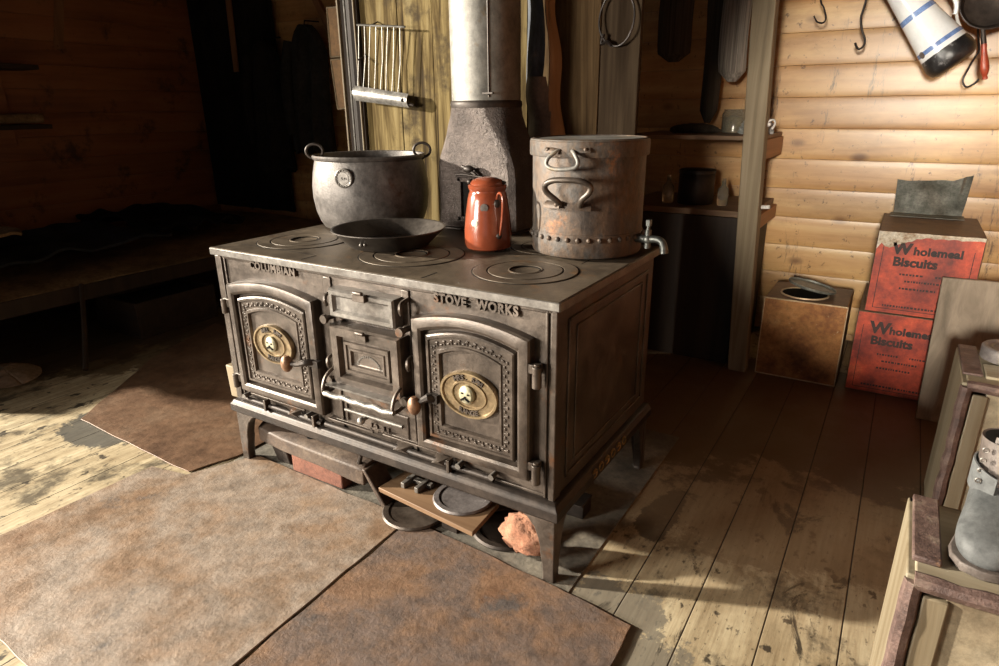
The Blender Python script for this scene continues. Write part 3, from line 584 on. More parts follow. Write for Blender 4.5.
JX, JY = .830, .415
jg = thing('enamel_coffee_pot', 'orange enamel coffee pot with a thin side handle and domed lid', 'coffee pot', (JX, JY, T))
obj('pot_body', MB().lathe([(.060, T), (.070, T+.006), (.0745, T+.02), (.074, T+.06), (.069, T+.11), (.062, T+.155), (.058, T+.172), (.0555, T+.176), (.0555, T+.182), (.0585, T+.186), (.060, T+.196), (.056, T+.199), (.02, T+.199)], (JX, JY, 0), 48), M['enamel'], jg, ang=35)
lid = obj('lid', MB().lathe([(.052, T+.198), (.053, T+.203), (.047, T+.211), (.030, T+.218), (.012, T+.221), (.004, T+.221)], (JX, JY, 0), 36), M['enamel'], jg)
obj('lid_hinge', MB().ball((JX-.050, JY-.02, T+.206), .011, 10, (1,1,.8)).ball((JX+.050, JY+.01, T+.205), .009, 10, (1.3,1,.6)), M['iron_dark'], lid)
hv = Vector((.87, -.5, 0)).normalized()
def jp(o, z): return Vector((JX, JY, T+z)) + hv*o
obj('handle', MB().tube([jp(.056, .150), jp(.066, .172), jp(.078, .180), jp(.092, .176), jp(.098, .160), jp(.097, .13), jp(.091, .095), jp(.084, .07), jp(.078, .055), jp(.072, .05)], [.004]*10, 8), M['enamel'], jg)
obj('handle_plate', MB().ball(jp(.058, .146), .012, 10, (1,1,1.2)).ball(jp(.070, .050), .011, 10, (1,1,1)), M['iron_dark'], jg)
for dv, z, r in ((Vector((-.05,-1,0)), .088, .012), (Vector((.39,-.92,0)), .135, .013)):
    dv.normalize(); c = Vector((JX, JY, T+z)) + dv*(.0655 + (.135-z)*.12 - .001); zx = Vector((-dv.y, dv.x, 0)); MR = Matrix((zx, Vector((0,0,1)), dv)).transposed()
    obj('enamel_chip', MB().lathe([(r, -.004), (r*.95, .0015), (r*.3, .0022)], c, 14, MR), M['peel' if r < .0125 else 'boot_dark'], jg, label='bare chip in the enamel')

BX, BZY = 1.104, .556
bo = thing('water_boiler', 'tall rusty cylindrical water boiler with hinged lid, riveted base and tap', 'boiler', (BX, BZY, T))
bm_ = obj('tank', MB().lathe([(.155, T), (.166, T+.004), (.169, T+.012), (.170, T+.05), (.1695, T+.07), (.168, T+.072), (.1685, T+0.294), (.168, T+0.296)], (BX, BZY, 0), 64), M['boiler'], bo, ang=30)
rv = MB()
for k in range(34):
    a = 2*PI*k/34; rv.ball((BX+.170*math.cos(a), BZY+.170*math.sin(a), T+.057), .0078, 8)
obj('rivet', rv, M['boiler'], bm_)
ld = obj('lid', MB().lathe([(.168, T+0.288), (.1765, T+0.288), (.1775, T+0.292), (.1775, T+0.328), (.174, T+0.334), (.166, T+0.336), (.162, T+0.330), (.02, T+0.330)], (BX, BZY, 0), 64), M['boiler'], bo, ang=30)
obj('lid_top', MB().lathe([(.176, T+0.333), (.172, T+.3205), (.160, T+.3205), (.157, T+0.332), (.01, T+.3165)], (BX, BZY, 0), 64), M['boiler_top'], ld, ang=30)
def on(a, z, o=0.0, R=.1695): return Vector((BX + (R+o)*math.cos(a), BZY + (R+o)*math.sin(a), T+z))
A0 = math.radians(-80)           # handles look towards the room
h1 = [on(A0-.02, 0.306, .006), on(A0+.04, 0.299, .024), on(A0+.10, 0.278, .034), on(A0+.06, 0.264, .036), on(A0-.08, 0.259, .036), on(A0-.25, 0.259, .036), on(A0-.36, 0.268, .035), on(A0-.36, 0.286, .030), on(A0-.28, 0.302, .018), on(A0-.24, 0.306, .007)]
o1 = obj('lid_handle', MB().tube(h1, .0058, 10), M['boiler_top'], ld)
obj('handle_plate', MB().tube([on(A0-.50, 0.308, .010), on(A0-.36, 0.308, .010), on(A0-.22, 0.304, .011)], .011, 8, sq=.4).tube([on(A0+.26, 0.310, .010), on(A0+.12, 0.309, .010), on(A0-.02, 0.304, .011)], .011, 8, sq=.4).ball(on(A0-.44, 0.308, .013), .006, 8).ball(on(A0+.19, 0.310, .013), .006, 8), M['boiler'], o1)
h2 = [on(A0-.20, 0.160, .008), on(A0-.24, 0.174, .024), on(A0-.34, 0.196, .040), on(A0-.34, 0.215, .046), on(A0-.22, 0.229, .048), on(A0-.02, 0.232, .048), on(A0+.16, 0.229, .047), on(A0+.27, 0.216, .045), on(A0+.26, 0.198, .040), on(A0+.16, 0.176, .026), on(A0+.13, 0.156, .008)]
o2 = obj('side_handle', MB().tube(h2, .0085, 10), M['iron'], bm_)
obj('handle_plate', MB().tube([on(A0-.52, 0.156, .004), on(A0-.36, 0.156, .005), on(A0-.20, 0.158, .006)], .014, 8, sq=.45).tube([on(A0+.30, 0.152, .004), on(A0+.13, 0.153, .006)], .013, 8, sq=.45).ball(on(A0-.26, 0.158, .012), .007, 8), M['boiler'], o2)
ta = -.10; td = Vector((math.cos(ta), math.sin(ta), 0)); tb = Vector((BX, BZY, T+.052)) + td*.168
tp_ = obj('tap', MB().cyl(tb, tb+td*.030, .013, .011, 14).ball(tb+td*.038, .015, 14).tube([tb+td*.04, tb+td*.065+Vector((0,0,.003)), tb+td*.082+Vector((0,0,-.004)), tb+td*.090+Vector((0,0,-.022)), tb+td*.091+Vector((0,0,-.034))], [.011, .0105, .011, .0115, .0125], 12).cyl(tb+td*.038+Vector((0,0,-.026)), tb+td*.038+Vector((0,0,.028)), .0095, n=12), M['tap'], bo)
obj('tap_key', MB().cyl(tb+td*.038+Vector((0,0,.026)), tb+td*.038+Vector((0,0,.040)), .006, n=10).bb(tb.x+td.x*.038-.007, tb.x+td.x*.038+.007, tb.y-.012, tb.y+.006, tb.z+.038, tb.z+.058), M['tap'], tp_, bevel=.002)
# ================================================================ ON THE FLOOR
def plate(name, mat, poly, z0, th, label, seed, bow=.003, step=.03):
    # sheet iron with slightly wavering cut edges and dents
    out = []
    for a, b in zip(poly, poly[1:] + poly[:1]):
        a = Vector((*a, 0)); b = Vector((*b, 0)); n = max(2, int((b-a).length/step)); d = (b-a).normalized(); w = Vector((-d.y, d.x, 0))
        for i in range(n):
            p = a + (b-a)*i/n
            if i: p += w*(noise.noise(Vector((p.x*9+seed, p.y*9, seed)))*.006)
            out.append(p)
    mb = MB(); mb.loft([[(p.x, p.y, z0) for p in out], [(p.x, p.y, z0+th) for p in out]])
    return obj(name, mb, mat, bevel=.0012, label=label, cat='metal plate', ang=30, group='iron plates on the floor')
hearth = obj('hearth_slab', MB().bb(-.02, 1.34, -.03, .98, .0, .003), M['hearth'], label='grey ash-covered hearth sheet beneath the range', cat='hearth sheet', bevel=.001)
plate('floor_plate', M['plate_a'], [(-.255,-.86), (.782,-.90), (.770,.020), (.03,.035), (-.075,-.185), (-.235,-.215)], .0045, .005, 'large pale scuffed iron plate on the floor before the left half of the range', 1)
plate('floor_plate', M['plate_b'], [(.792,-.92), (1.53,-.85), (1.527,-.040), (1.30,-.013), (1.0,.008), (.782,.018)], .0045, .005, 'rusty orange-edged iron plate on the floor before the range corner with the pinkish stone', 4)
plate('floor_plate', M['plate_c'], [(-.085,-.168), (-.028,.0), (-.028,.92), (-1.50,.95), (-1.28,.42), (-1.06,.12), (-.86,-.150), (-.42,-.162)], .0045, .004, 'dark brown iron plate on the floor beyond the left end of the range', 9)

HZ = .0035
bar = thing('iron_fender_bar', 'thick rough iron bar with a round hole, tucked under the left end of the range', 'iron bar', (.33, .09, .03))
def bsec(x, w0, w1, z0, z1): return [(x, w0, z0), (x, w1, z0+.004), (x, w1, z1), (x, w0+.02, z1), (x, w0, z1-.012)]
bm = MB().loft([bsec(.035, .075, .16, .095, .140), bsec(.06, .035, .17, .080, .145), (bsec(.20, .020, .17, .080, .142)), bsec(.40, .018, .17, .078, .140), bsec(.56, .014, .17, .070, .142), bsec(.59, .018, .17, .068, .138)])
for x, y, z in ((.585, .018, .14),): bm.loft([[(.585,.016,.13), (.60,.016,.13), (.60,.10,.13), (.585,.10,.13)], [(.66,.02,HZ), (.685,.02,HZ), (.685,.10,HZ), (.66,.10,HZ)]])
obj('bar', bm, M['wood_block'], bar, bevel=.004)
obj('bolt_hole', MB().lathe([(.018, .1415), (.018, .1432), (.002, .1432)], (.30, .075, 0), 20), M['hole'], bar)
obj('bar_foot', MB().loft([[(.09,.05,.09), (.17,.05,.085), (.17,.15,.085), (.09,.15,.09)], [(.12,.055,HZ), (.19,.055,HZ), (.19,.14,HZ), (.12,.14,HZ)]]), M['iron_dark'], bar, bevel=.004)
obj('bar_spike', MB().tube([(.565,.03,.14), (.575,.03,.17), (.56,.03,.195)], [.008,.007,.005], 7), M['iron_dark'], bar)
obj('brick', MB().bb(.225, .47, .035, .14, HZ, .074), M['brick'], bevel=.005, label='red brick lying under the iron bar beneath the range', cat='brick')
pk = obj('small_plank', MB().prism([(.645,.025,.062), (1.035,-.012,.062), (1.025,.15,.062), (.66,.20,.062)], (0,0,1), .016), M['plank'], bevel=.002, label='short brown plank lying askew under the range with an iron disc on it', cat='plank')
obj('plank_rest', MB().bb(.70, .93, .172, .19, HZ, .0615), M['iron_dark'], pk)
obj('plank_rest', MB().bb(.885, .94, .04, .12, HZ, .0615), M['iron_dark'], pk)
def disc(c, r, th, label, tilt=0.0, mat='pewter'):
    Mx = Matrix.Rotation(tilt, 3, 'X')
    o = obj('iron_disc', MB().lathe([(r*.2, 0), (r*.98, 0), (r, th*.4), (r*.96, th), (r*.80, th), (r*.77, th*.7), (.004, th*.7)], c, 44, Mx), M[mat], label=label, cat='iron disc', group='round iron discs under the range', ang=30); return o
disc((.915, .115, .0785), .095, .010, 'round grey iron disc lying on the small plank under the range')
disc((.765, .058, .0105), .105, .010, 'dark round iron disc lying flat half under the small plank', mat='iron')
disc((1.06, .14, HZ), .11, .012, 'dark round iron disc on the hearth behind the pinkish stone', mat='iron_dark')
tg = MB().bb(.70, .80, .10, .118, .0785, .094).bb(.71, .725, .06, .16, .0785, .098).bb(.765, .78, .06, .17, .0785, .098).bb(.70, .80, .145, .158, .0785, .092)
obj('grate_piece', tg, M['iron_edge'], bevel=.002, label='small dark iron grate piece on the left of the small plank', cat='grate')
obj('iron_strip', MB().bb(1.0, 1.24, .30, .36, HZ, .05).bb(1.0, 1.24, .29, .37, .0505, .056), M['iron_dark'], bevel=.002, label='flat dark iron strip lying deep under the right of the range', cat='iron strip')
# porous stone by the front leg
def stone(u, v):
    a = 2*PI*u; t = PI*v; x = math.sin(t)*math.cos(a); y = math.sin(t)*math.sin(a); z = math.cos(t)
    p = Vector((x, y, z)); k = 1 + .22*noise.noise(p*1.8 + Vector((5,2,1))) + .09*noise.noise(p*5) + .10*noise.noise(p*11) - .10*max(0, noise.noise(p*20)-.15)
    q = Vector((x*.078*k, y*.05*k, z*.062*k)); 
    if q.z < -.03 and abs(q.x - .02) < .03: q.z += .022
    return (1.170 + q.x, .068 + q.y, .0585 + q.z)
sb = MB().grid(stone, 40, 26)
zmin = min(v.z for v in sb.v)
for v in sb.v: v.z += HZ + .001 - zmin
obj('porous_stone', sb, M['stone'], ang=80, label='pinkish porous stone beside the front right leg of the range', cat='stone')

# ================================================================ RIGHT-HAND SIDE
tn = thing('square_tin', 'square rust-brown tin with its round lid flipped open, on the floor beside the post', 'tin', (1.632, 1.97, 0))
obj('tin_body', MB().bb(1.459, 1.806, 1.815, 2.15, 0, .380), M['rust_tin'], tn, bevel=.004)
obj('seam', MB().bb(1.457, 1.808, 1.8125, 1.819, .376, .3825).bb(1.457, 1.808, 1.8125, 1.819, 0, .006).bb(1.457, 1.462, 1.8125, 1.819, 0, .38).bb(1.803, 1.808, 1.8125, 1.819, 0, .38), M['rust_edge'], tn, bevel=.0015)
obj('tin_top', MB().bb(1.463, 1.802, 1.82, 2.146, .3795, .382), M['box_tin'], tn)
obj('opening', MB().lathe([(.098, .3815), (.098, .3835), (.002, .3835)], (1.612, 1.95, 0), 40), M['hole'], tn)
obj('collar', MB().lathe([(.098, .3815), (.099, .388), (.104, .388), (.106, .3815)], (1.612, 1.95, 0), 40, None, False, False), M['rust_edge'], tn)
Mt = Matrix.Rotation(math.radians(11), 3, 'Y') @ Matrix.Rotation(math.radians(-4), 3, 'X')
obj('tin_lid', MB().lathe([(.004, .0), (.100, .0), (.106, .004), (.107, .014), (.102, .014), (.100, .006), (.004, .005)][::-1], (1.634, 1.985, .409), 44, Mt), M['tray'], tn, ang=30, label='round grey lid tipped up over the opening')

def biscuit_box(x0, x1, y0, y1, z0, z1, label, ts):
    b = thing('biscuit_box', label, 'biscuit box', ((x0+x1)/2, (y0+y1)/2, z0), 'red biscuit boxes')
    obj('box_body', MB().bb(x0, x1, y0, y1, z0, z1), M['box_tin'], b, bevel=.004)
    w = x1-x0; h = z1-z0
    fr = obj('front_label', MB().bb(x0+.004, x1-.004, y0-.002, y0+.002, z0+.004, z1-(.008 if ts else .004)), M['red'], b, label='scuffed red printed front')
    ed = MB(); 
    for xx in (x0+.028, x1-.03): ed.bb(xx, xx+.0025, y0-.0028, y0-.0018, z0+.02, z1-.06)
    ed.bb(x0+.028, x1-.03, y0-.0028, y0-.0018, z0+.02, z0+.0225)
    obj('border_line', ed, M['ink'], fr)
    t = MB()
    text_mb('W', .070 if not ts else .062, .0004, front_M(x0+.26*w, y0-.0024, z0+(.80 if ts else .815)*h), .0035, t)
    text_mb('holemeal', .045, .0004, front_M(x0+.60*w, y0-.0024, z0+(.785 if ts else .80)*h), .0022, t, 1.04)
    obj('lettering', t, M['ink'], fr, label='black printed word Wholemeal'); t = MB()
    text_mb('Biscuits', .052, .0004, front_M(x0+.405*w, y0-.0024, z0+(.645 if ts else .66)*h), .0024, t, 1.0)
    obj('lettering', t, M['ink'], fr, label='black printed word Biscuits')
    for zz, a, e in ((.50, .28, .50), (.50, .62, .86), (.42, .34, .7), (.33, .30, .66), (.10, .17, .82)):      # worn lines too small to read
        t = MB(); k = x0 + a*w
        while k < x0 + e*w:
            l = random.uniform(.004, .011); t.bb(k, k+l, y0-.0027, y0-.0020, z0+zz*h-.004, z0+zz*h+.004); k += l + .004
        obj('small_print', t, M['ink'], fr, label='worn line of small print')
    return b
b1 = biscuit_box(1.846, 2.205, 1.83, 2.36, 0, .372, 'lower red biscuit box, partly behind the leaning grey board', False)
b2 = biscuit_box(1.866, 2.238, 1.835, 2.37, .3725, .724, 'upper red biscuit box with a torn pale top edge', True)
pe = MB()
def peel(x0, x1, seed):
    top = [(x, 1.8322, .723) for x in [x0+(x1-x0)*i/24 for i in range(25)]]
    low = [(p[0], 1.8322, .711 - .016*abs(noise.noise(Vector((p[0]*22, seed, 0)))) - .062*max(0, min(1, (2.03-p[0])*9))*(.8+.5*noise.noise(Vector((p[0]*40, 8, 0))))) for p in top]
    return top, low
tp, lw = peel(1.869, 2.235, 3.0)
vs = tp + lw + [(x, 1.8352, z) for x, y, z in tp] + [(x, 1.8352, z) for x, y, z in lw]
fs = []
for i in range(24): fs += [(i, i+1, 26+i, 25+i), (50+i, 75+i, 76+i, 51+i), (25+i, 26+i, 76+i, 75+i), (i, 50+i, 51+i, i+1)]
pe.add(vs, fs)
obj('torn_paper', pe, M['peel'], b2, label='torn pale paper along the top edge')

def sheet(u, v):
    x = 1.905 + .268*u + .030*v*(u-.35); y = 2.335 + .085*v + .008*math.sin(u*9+v*3) + (.02 if u > .9 else 0)*v
    z = .731 + (.150 + .030*max(0, u-.75)*4*1.0)*v - .004*math.sin(u*7) + .006*noise.noise(Vector((u*5, v*5, 2)))
    return (x, y, z)
sh = obj('tin_sheet', MB().grid(sheet, 24, 12, .003), M['tray'], ang=50, label='bent grey tin sheet leaning on the wall on the upper biscuit box', cat='tin sheet')
obj('sheet_lip', MB().grid(lambda u, v: (1.892 + .29*u, 2.335 - .075*v, .7275 + .006*(1-v)), 10, 4, .002), M['tray'], sh)

obj('grey_board', MB().loft([[(2.122,1.635,0), (2.56,1.635,0), (2.56,1.655,0), (2.122,1.655,0)], [(2.118,1.778,.566), (2.56,1.778,.572), (2.56,1.798,.572), (2.118,1.798,.566)]]), M['greyboard'], bevel=.003,
    label='grey weathered board leaning against the biscuit boxes', cat='board')

def crate(x0, x1, y0, y1, z1, label, seed):
    c = thing('wooden_crate', label, 'crate', ((x0+x1)/2, (y0+y1)/2, 0), 'bound cream crates')
    w = .018
    obj('side_board', MB().bb(x0, x0+w, y0+.012, y1, 0, z1-.004).bb(x1-w, x1, y0+.012, y1, 0, z1-.004).bb(x0, x1, y1-w, y1, 0, z1-.004), M['crate'], c, bevel=.003)
    obj('front_panel', MB().bb(x0+.06, x1-.06, y0+.014, y0+.024, .05, z1-.022), M['crate_panel'], c, bevel=.002)
    fr = MB().bb(x0+.028, x0+.066, y0+.006, y0+.02, .03, z1-.034).bb(x1-.066, x1-.028, y0+.006, y0+.02, .03, z1-.034).bb(x0+.066, x1-.066, y0+.006, y0+.02, .02, .06)
    obj('front_frame', fr, M['crate'], c, bevel=.004)
    tb = MB().bb(x0+.012, x1-.012, y0+.012, y1-.012, z1-.016, z1)
    top = obj('top_board', tb, M['crate_x'], c, bevel=.003)
    bn = MB()
    def strip(a, b, r=.017):
        a = Vector(a); b = Vector(b); n = 14
        bn.tube([a + (b-a)*i/n + Vector((noise.noise(Vector((i*.7, seed, 1))), noise.noise(Vector((i*.7, seed, 5))), noise.noise(Vector((i*.7, seed, 9)))))*.0035 for i in range(n+1)], [r*(.9+.25*noise.noise(Vector((i*.9, seed, 3)))) for i in range(n+1)], 8)
    strip((x0+.012, y0+.012, .01), (x0+.012, y0+.012, z1-.012)); strip((x0+.012, y0+.012, z1-.012), (x1-.012, y0+.012, z1-.012)); strip((x1-.012, y0+.012, .01), (x1-.012, y0+.012, z1-.012))
    obj('corner_binding', bn, M['crate_trim'], c)
    return c, top
c1, t1 = crate(2.030, 2.50, -.205, .062, .500, 'nearer cream crate with purple-brown edges under the grey boot', 2.0)
obj('hinge_board', MB().bb(2.036, 2.078, -.160, .052, .5005, .512), M['crate_trim'], c1, bevel=.003, label='loose purple-brown strip along the left edge')
c2, t2 = crate(2.150, 2.66, .765, 1.10, .500, 'farther cream crate with purple-brown edges under the round grey tin', 6.0)
obj('hinge_board', MB().bb(2.152, 2.20, .83, 1.095, .5005, .508), M['crate_trim'], c2, bevel=.003)
obj('top_slat', MB().bb(2.205, 2.64, .82, .93, .5005, .509), M['crate_x'], c2, bevel=.002)
rt = thing('round_tin', 'round grey tin with a ridged rim standing on the farther crate', 'tin', (2.275, .985, .51))
obj('tin_body', MB().lathe([(.074, .5095), (.078, .512), (.078, .545), (.074, .549), (.064, .549), (.060, .543), (.052, .541), (.01, .541)], (2.277, .998, 0), 44), M['pewter'], rt, ang=30)
obj('tin_rim', MB().lathe([(.054, .541), (.056, .546), (.050, .546), (.048, .541)], (2.277, .998, 0), 40, None, False, False), M['iron_edge'], rt)

# the boot: heel towards the wall, toe towards the room
bt = thing('ankle_boot', 'dusty grey leather ankle boot with lace eyelets standing on the nearer crate', 'boot', (2.155, -.09, .512))
def foot(t, hw, z0, z1, lift=0.0, n=20):      # cross-section at t metres forward of the heel
    out = []
    for i in range(n):
        a = 2*PI*i/n; c, s_ = math.cos(a), math.sin(a); w = hw*abs(c)**.75*(1 if c > 0 else -1); z = (z0+z1)/2 + (z1-z0)/2*abs(s_)**.8*(1 if s_ > 0 else -1)
        out.append((w, t, z))
    return out
bang = math.radians(-97); bd = Vector((math.cos(bang), math.sin(bang), 0)); bs_ = Vector((-bd.y, bd.x, 0)); BO = Vector((2.158, .064, .5012))
def bx(p): return BO + bs_*p[0] + bd*p[1]*.93 + Vector((0, 0, p[2]*.86))
secs = [(.004, .018, .030, .075), (.010, .030, .022, .10), (.03, .038, .018, .125), (.06, .041, .017, .128), (.09, .041, .017, .118), (.12, .043, .016, .104), (.15, .046, .015, .090), (.18, .047, .014, .080), (.205, .044, .014, .073), (.222, .036, .015, .063), (.233, .024, .018, .050), (.237, .010, .024, .038)]
up = MB().loft([[bx(q) for q in foot(*s_)] for s_ in secs]); UP = obj('upper', up, M['boot'], bt, sub=1, ang=180)
def oval(z, cy, rx, ry, n=24): return [bx((rx*math.cos(2*PI*i/n), cy + ry*math.sin(2*PI*i/n), z)) for i in range(n)]
sf = MB().loft([oval(.085, .050, .040, .047), oval(.12, .048, .040, .046), oval(.15, .045, .039, .044), oval(.185, .040, .041, .045), oval(.200, .038, .042, .046), oval(.198, .038, .038, .042), oval(.15, .045, .034, .038), oval(.13, .048, .03, .034)], True, True)
obj('shaft', sf, M['boot_dark'], bt, ang=60, label='worn brown ankle shaft')
obj('collar_opening', MB().loft([oval(.1995, .038, .037, .041), oval(.1995, .038, .002, .002)], False, True), M['hole'], bt)
fp = MB()
def flap(u, v):
    a = math.radians(-95 + 180*u); rx = .0445 + .003*v; z = .135 - .05*v + .010*math.sin(u*PI)
    return bx((rx*math.sin(a)*1.03 - .0, .050 + .052*math.cos(a)*-1 + 0*v, z))
fp.grid(lambda u, v: bx((-.0455*math.cos((u-.5)*PI*.9) , .052 + .062*math.sin((u-.5)*PI*.9), .140 - .058*v + .012*math.sin(u*3))), 18, 6, -.003)
obj('quarter_flap', fp, M['boot'], bt, ang=60)
so = MB(); 
def outline(z, k): return [bx((x*k, t, z)) for x, t in [(0,-.003), (.022,.0), (.036,.02), (.041,.06), (.040,.10), (.046,.15), (.050,.185), (.046,.213), (.030,.236), (.0,.245), (-.030,.236), (-.046,.213), (-.050,.185), (-.046,.15), (-.040,.10), (-.041,.06), (-.036,.02), (-.022,.0)]]
so.loft([outline(.0005, .98), outline(.012, 1.0), outline(.019, .98)]); obj('sole', so, M['boot_dark'], bt, bevel=.002)
for k in range(4):
    for sx in (-1, 1):
        c = bx((sx*.020 - .012, .083 + .006*(3-k), .125 + k*.020)); obj('eyelet', MB().tube([c + Vector((.004*math.cos(t), -.002, .004*math.sin(t))) for t in [2*PI*j/10 for j in range(10)]], .0016, 5, True), M['iron_edge'], bt)
tgx = MB().grid(lambda u, v: bx((-.022 + .044*u, .088 - .020*v*v + .004*math.sin(u*PI), .095 + .115*v)), 6, 8, .003); obj('tongue', tgx, M['boot_dark'], bt)

# ---------------------------------------------------------------- shelf unit in the back corner
su = thing('storage_shelves', 'open wooden shelves with a tall grey weathered corner post and dark boarded lower front', 'shelves', (1.2, 2.1, 0))
obj('post', MB().loft([[(1.336,1.78,0), (1.419,1.78,0), (1.419,1.86,0), (1.336,1.86,0)], [(1.221,1.78,2.595), (1.321,1.78,2.595), (1.321,1.86,2.595), (1.221,1.86,2.595)]]), M['post'], su, bevel=.004, label='tall grey weathered post')
obj('shelf', MB().bb(.70, 1.345, 1.87, 2.44, 1.075, 1.095), M['plank'], su, bevel=.002)
obj('shelf', MB().bb(.70, 1.345, 1.87, 2.44, .728, .756), M['plank'], su, bevel=.002)
obj('bearer', MB().bb(1.305, 1.355, 1.865, 2.43, .985, 1.074), M['orange_wood'], su, bevel=.002)
obj('bearer', MB().bb(1.315, 1.365, 1.865, 2.43, .66, .727), M['orange_wood'], su, bevel=.002)
obj('lower_front', MB().bb(.70, 1.312, 1.855, 1.875, 0, .727), M['dark_wood_v'], su, bevel=.002)
obj('lower_side', MB().bb(1.315, 1.33, 1.876, 2.43, 0, .66), M['dark_wood_v'], su, bevel=.002)
obj('hook_peg', MB().tube([(1.365,1.84,1.150), (1.39,1.85,1.165), (1.402,1.85,1.15), (1.392,1.85,1.125)], .004, 7).ball((1.378, 1.84, 1.145), .010, 10), M['white'], su, label='small white peg and hook')
obj('hook_peg', MB().cyl((1.383,1.85,.785), (1.425,1.845,.79), .009, n=10), M['white'], su)

# things on the shelves
jr = thing('preserve_jar', 'glass jar of dried stuff on the upper shelf', 'jar', (1.20, 2.13, 1.096))
obj('jar_glass', MB().lathe([(.055, 1.0965), (.058, 1.100), (.058, 1.185), (.050, 1.200), (.052, 1.207), (.050, 1.207), (.047, 1.199), (.054, 1.184), (.054, 1.102), (.01, 1.101)], (1.16, 2.16, 0), 32), M['glass'], jr)
obj('jar_contents', MB().lathe([(.052, 1.1025), (.053, 1.17), (.01, 1.178)], (1.16, 2.16, 0), 24), M['jar_fill'], jr)
def lump(c, sx, sy, sz, seed, amp=.25, fr=3.0):
    def fn(u, v):
        a = 2*PI*u; t = PI*v; p = Vector((math.sin(t)*math.cos(a), math.sin(t)*math.sin(a), math.cos(t))); k = 1 + amp*noise.noise(p*fr + Vector((seed, 0, 0)))
        z = p.z*sz*k; return (c[0] + p.x*sx*k, c[1] + p.y*sy*k, c[2] + max(z, -sz*.55) + sz*.55)
    return MB().grid(fn, 36, 20)
obj('wool_bundle', lump((1.29, 2.05, 1.0955), .075, .06, .052, 4.0, .35, 4), M['wool'], label='pale grey bundle of wool on the upper shelf beside the post', cat='wool')
obj('rope_coil', lump((.98, 2.12, 1.0955), .12, .06, .03, 8.0), M['yarn_dark'], label='dark rope heap on the upper shelf in shadow', cat='rope')
kt = thing('dark_canister', 'dark round canister on the lower shelf', 'canister', (1.02, 2.05, .757))
obj('canister_body', MB().lathe([(.085, .757), (.088, .762), (.088, .90), (.084, .905), (.01, .905)], (1.03, 2.06, 0), 36), M['iron_dark'], kt)
obj('canister_lid', MB().lathe([(.090, .9055), (.090, .922), (.08, .927), (.01, .927)], (1.03, 2.06, 0), 36), M['iron_dark'], kt)
def bottle(x, y, z, h, r, label, mat='glass'):
    b = obj('glass_bottle', MB().lathe([(r*.9, z), (r, z+.005), (r, z+h*.6), (r*.4, z+h*.75), (r*.36, z+h), (.002, z+h)], (x, y, 0), 24), M[mat], label=label, cat='bottle', group='bottles on the lower shelf'); return b
bottle(.90, 2.02, .7565, .14, .028, 'small bottle on the lower shelf beside the boiler lid')
bottle(1.17, 2.04, .7565, .13, .026, 'small bottle on the lower shelf just right of the dark canister')
bottle(1.27, 2.10, .7565, .22, .036, 'taller bottle on the lower shelf next to the grey post')

# hanging from a rail under the ceiling in the corner
rl = obj('hanging_rail', MB().cyl((.75, 2.22, 2.02), (3.2, 2.22, 2.02), .016, n=12).tube([(1.0,2.22,2.03), (1.0,2.22,2.599)], .008).tube([(2.9,2.22,2.03), (2.9,2.22,2.599)], .008), M['strap_wood'], label='wooden rail under the ceiling carrying the hooks', cat='rail')
def hank(x, y, ztop, zbot, w, mat, label, name, cat, seed=1, tail=0.0):
    secs = []; n = 28
    for k in range(15):
        v = k/14; z = ztop + (zbot-ztop)*v; ww = w*(.35 + .65*min(1, v*3))*(1 if v < .9 else math.sqrt(max(.02, 1-((v-.9)/.1)**2*.9)))
        cx = x + .008*math.sin(v*5+seed) + .02*v*(1 if seed % 2 else -1)
        secs.append([(cx + ww*math.cos(2*PI*i/n)*(1+.05*math.sin(i*2.6)), y + .45*ww*math.sin(2*PI*i/n)*(1+.12*math.sin(i*3.7+seed)), z) for i in range(n)])
    mb = MB().loft(secs)
    return obj(name, mb, M[mat], label=label, cat=cat, ang=60)
hank(1.098, 2.22, 2.0, 1.335, .066, 'yarn', 'thick pale grey hank of yarn hanging left of the grey post', 'yarn_hank', 'yarn', 1)
hank(1.225, 2.12, 2.0, 1.40, .033, 'yarn', 'thin pale hank of yarn hanging against the grey post', 'yarn_hank', 'yarn', 3)
hank(.82, 2.25, 2.0, 1.44, .085, 'yarn_dark', 'broad dark bundle of rope hanging in shadow beside the partition', 'rope_hank', 'rope', 2)
hank(.985, 2.27, 2.0, 1.14, .045, 'yarn_dark', 'long dark rope hanging in shadow above the upper shelf', 'rope_hank', 'rope', 5)

def pt_(u, v, y):                              # the point at depth y that lies along a sight line
    d = AX[0]*((u-499.5)/FPX) + AX[1]*((v-333)/FPX) + AX[2]; return CAM + d*((y-CAM.y)/d.y)
def hook(px, y, label, r=.0045):
    p = [pt_(u, v, y) for u, v in px]
    o = obj('meat_hook', MB().tube(p, r, 8), M['hook'], label=label, cat='hook', group='iron hooks on the rail'); return o
def up_to_rail(u, v, y): 
    q = pt_(u, v, y); return q
def hook3(pts, label, r=.0036, y=2.2):
    k = (y-2.2); pts = [Vector(p) + (Vector(p)-CAM)*(k/(2.2-CAM.y)) for p in pts]
    # top end bends over the rail
    a = Vector(pts[0]); tr = [Vector((a.x, 2.22+(.0165+r)*math.cos(PI*q/8), 2.02+(.0165+r)*math.sin(PI*q/8))) for q in range(9)]
    if y > 2.2: tr = [Vector((q.x, 4.44-q.y, q.z)) for q in tr]
    return obj('meat_hook', MB().tube(tr + [Vector(p) for p in pts], r, 8), M['hook'], label=label, cat='hook', group='iron hooks on the rail')
def P(*l, y=2.2): return [pt_(u, v, y) for u, v in l]
hook3(P((821,-8), (824,8), (826,18), (823,23), (817,22), (814,16)), 'small iron hook hanging nearest the grey post')
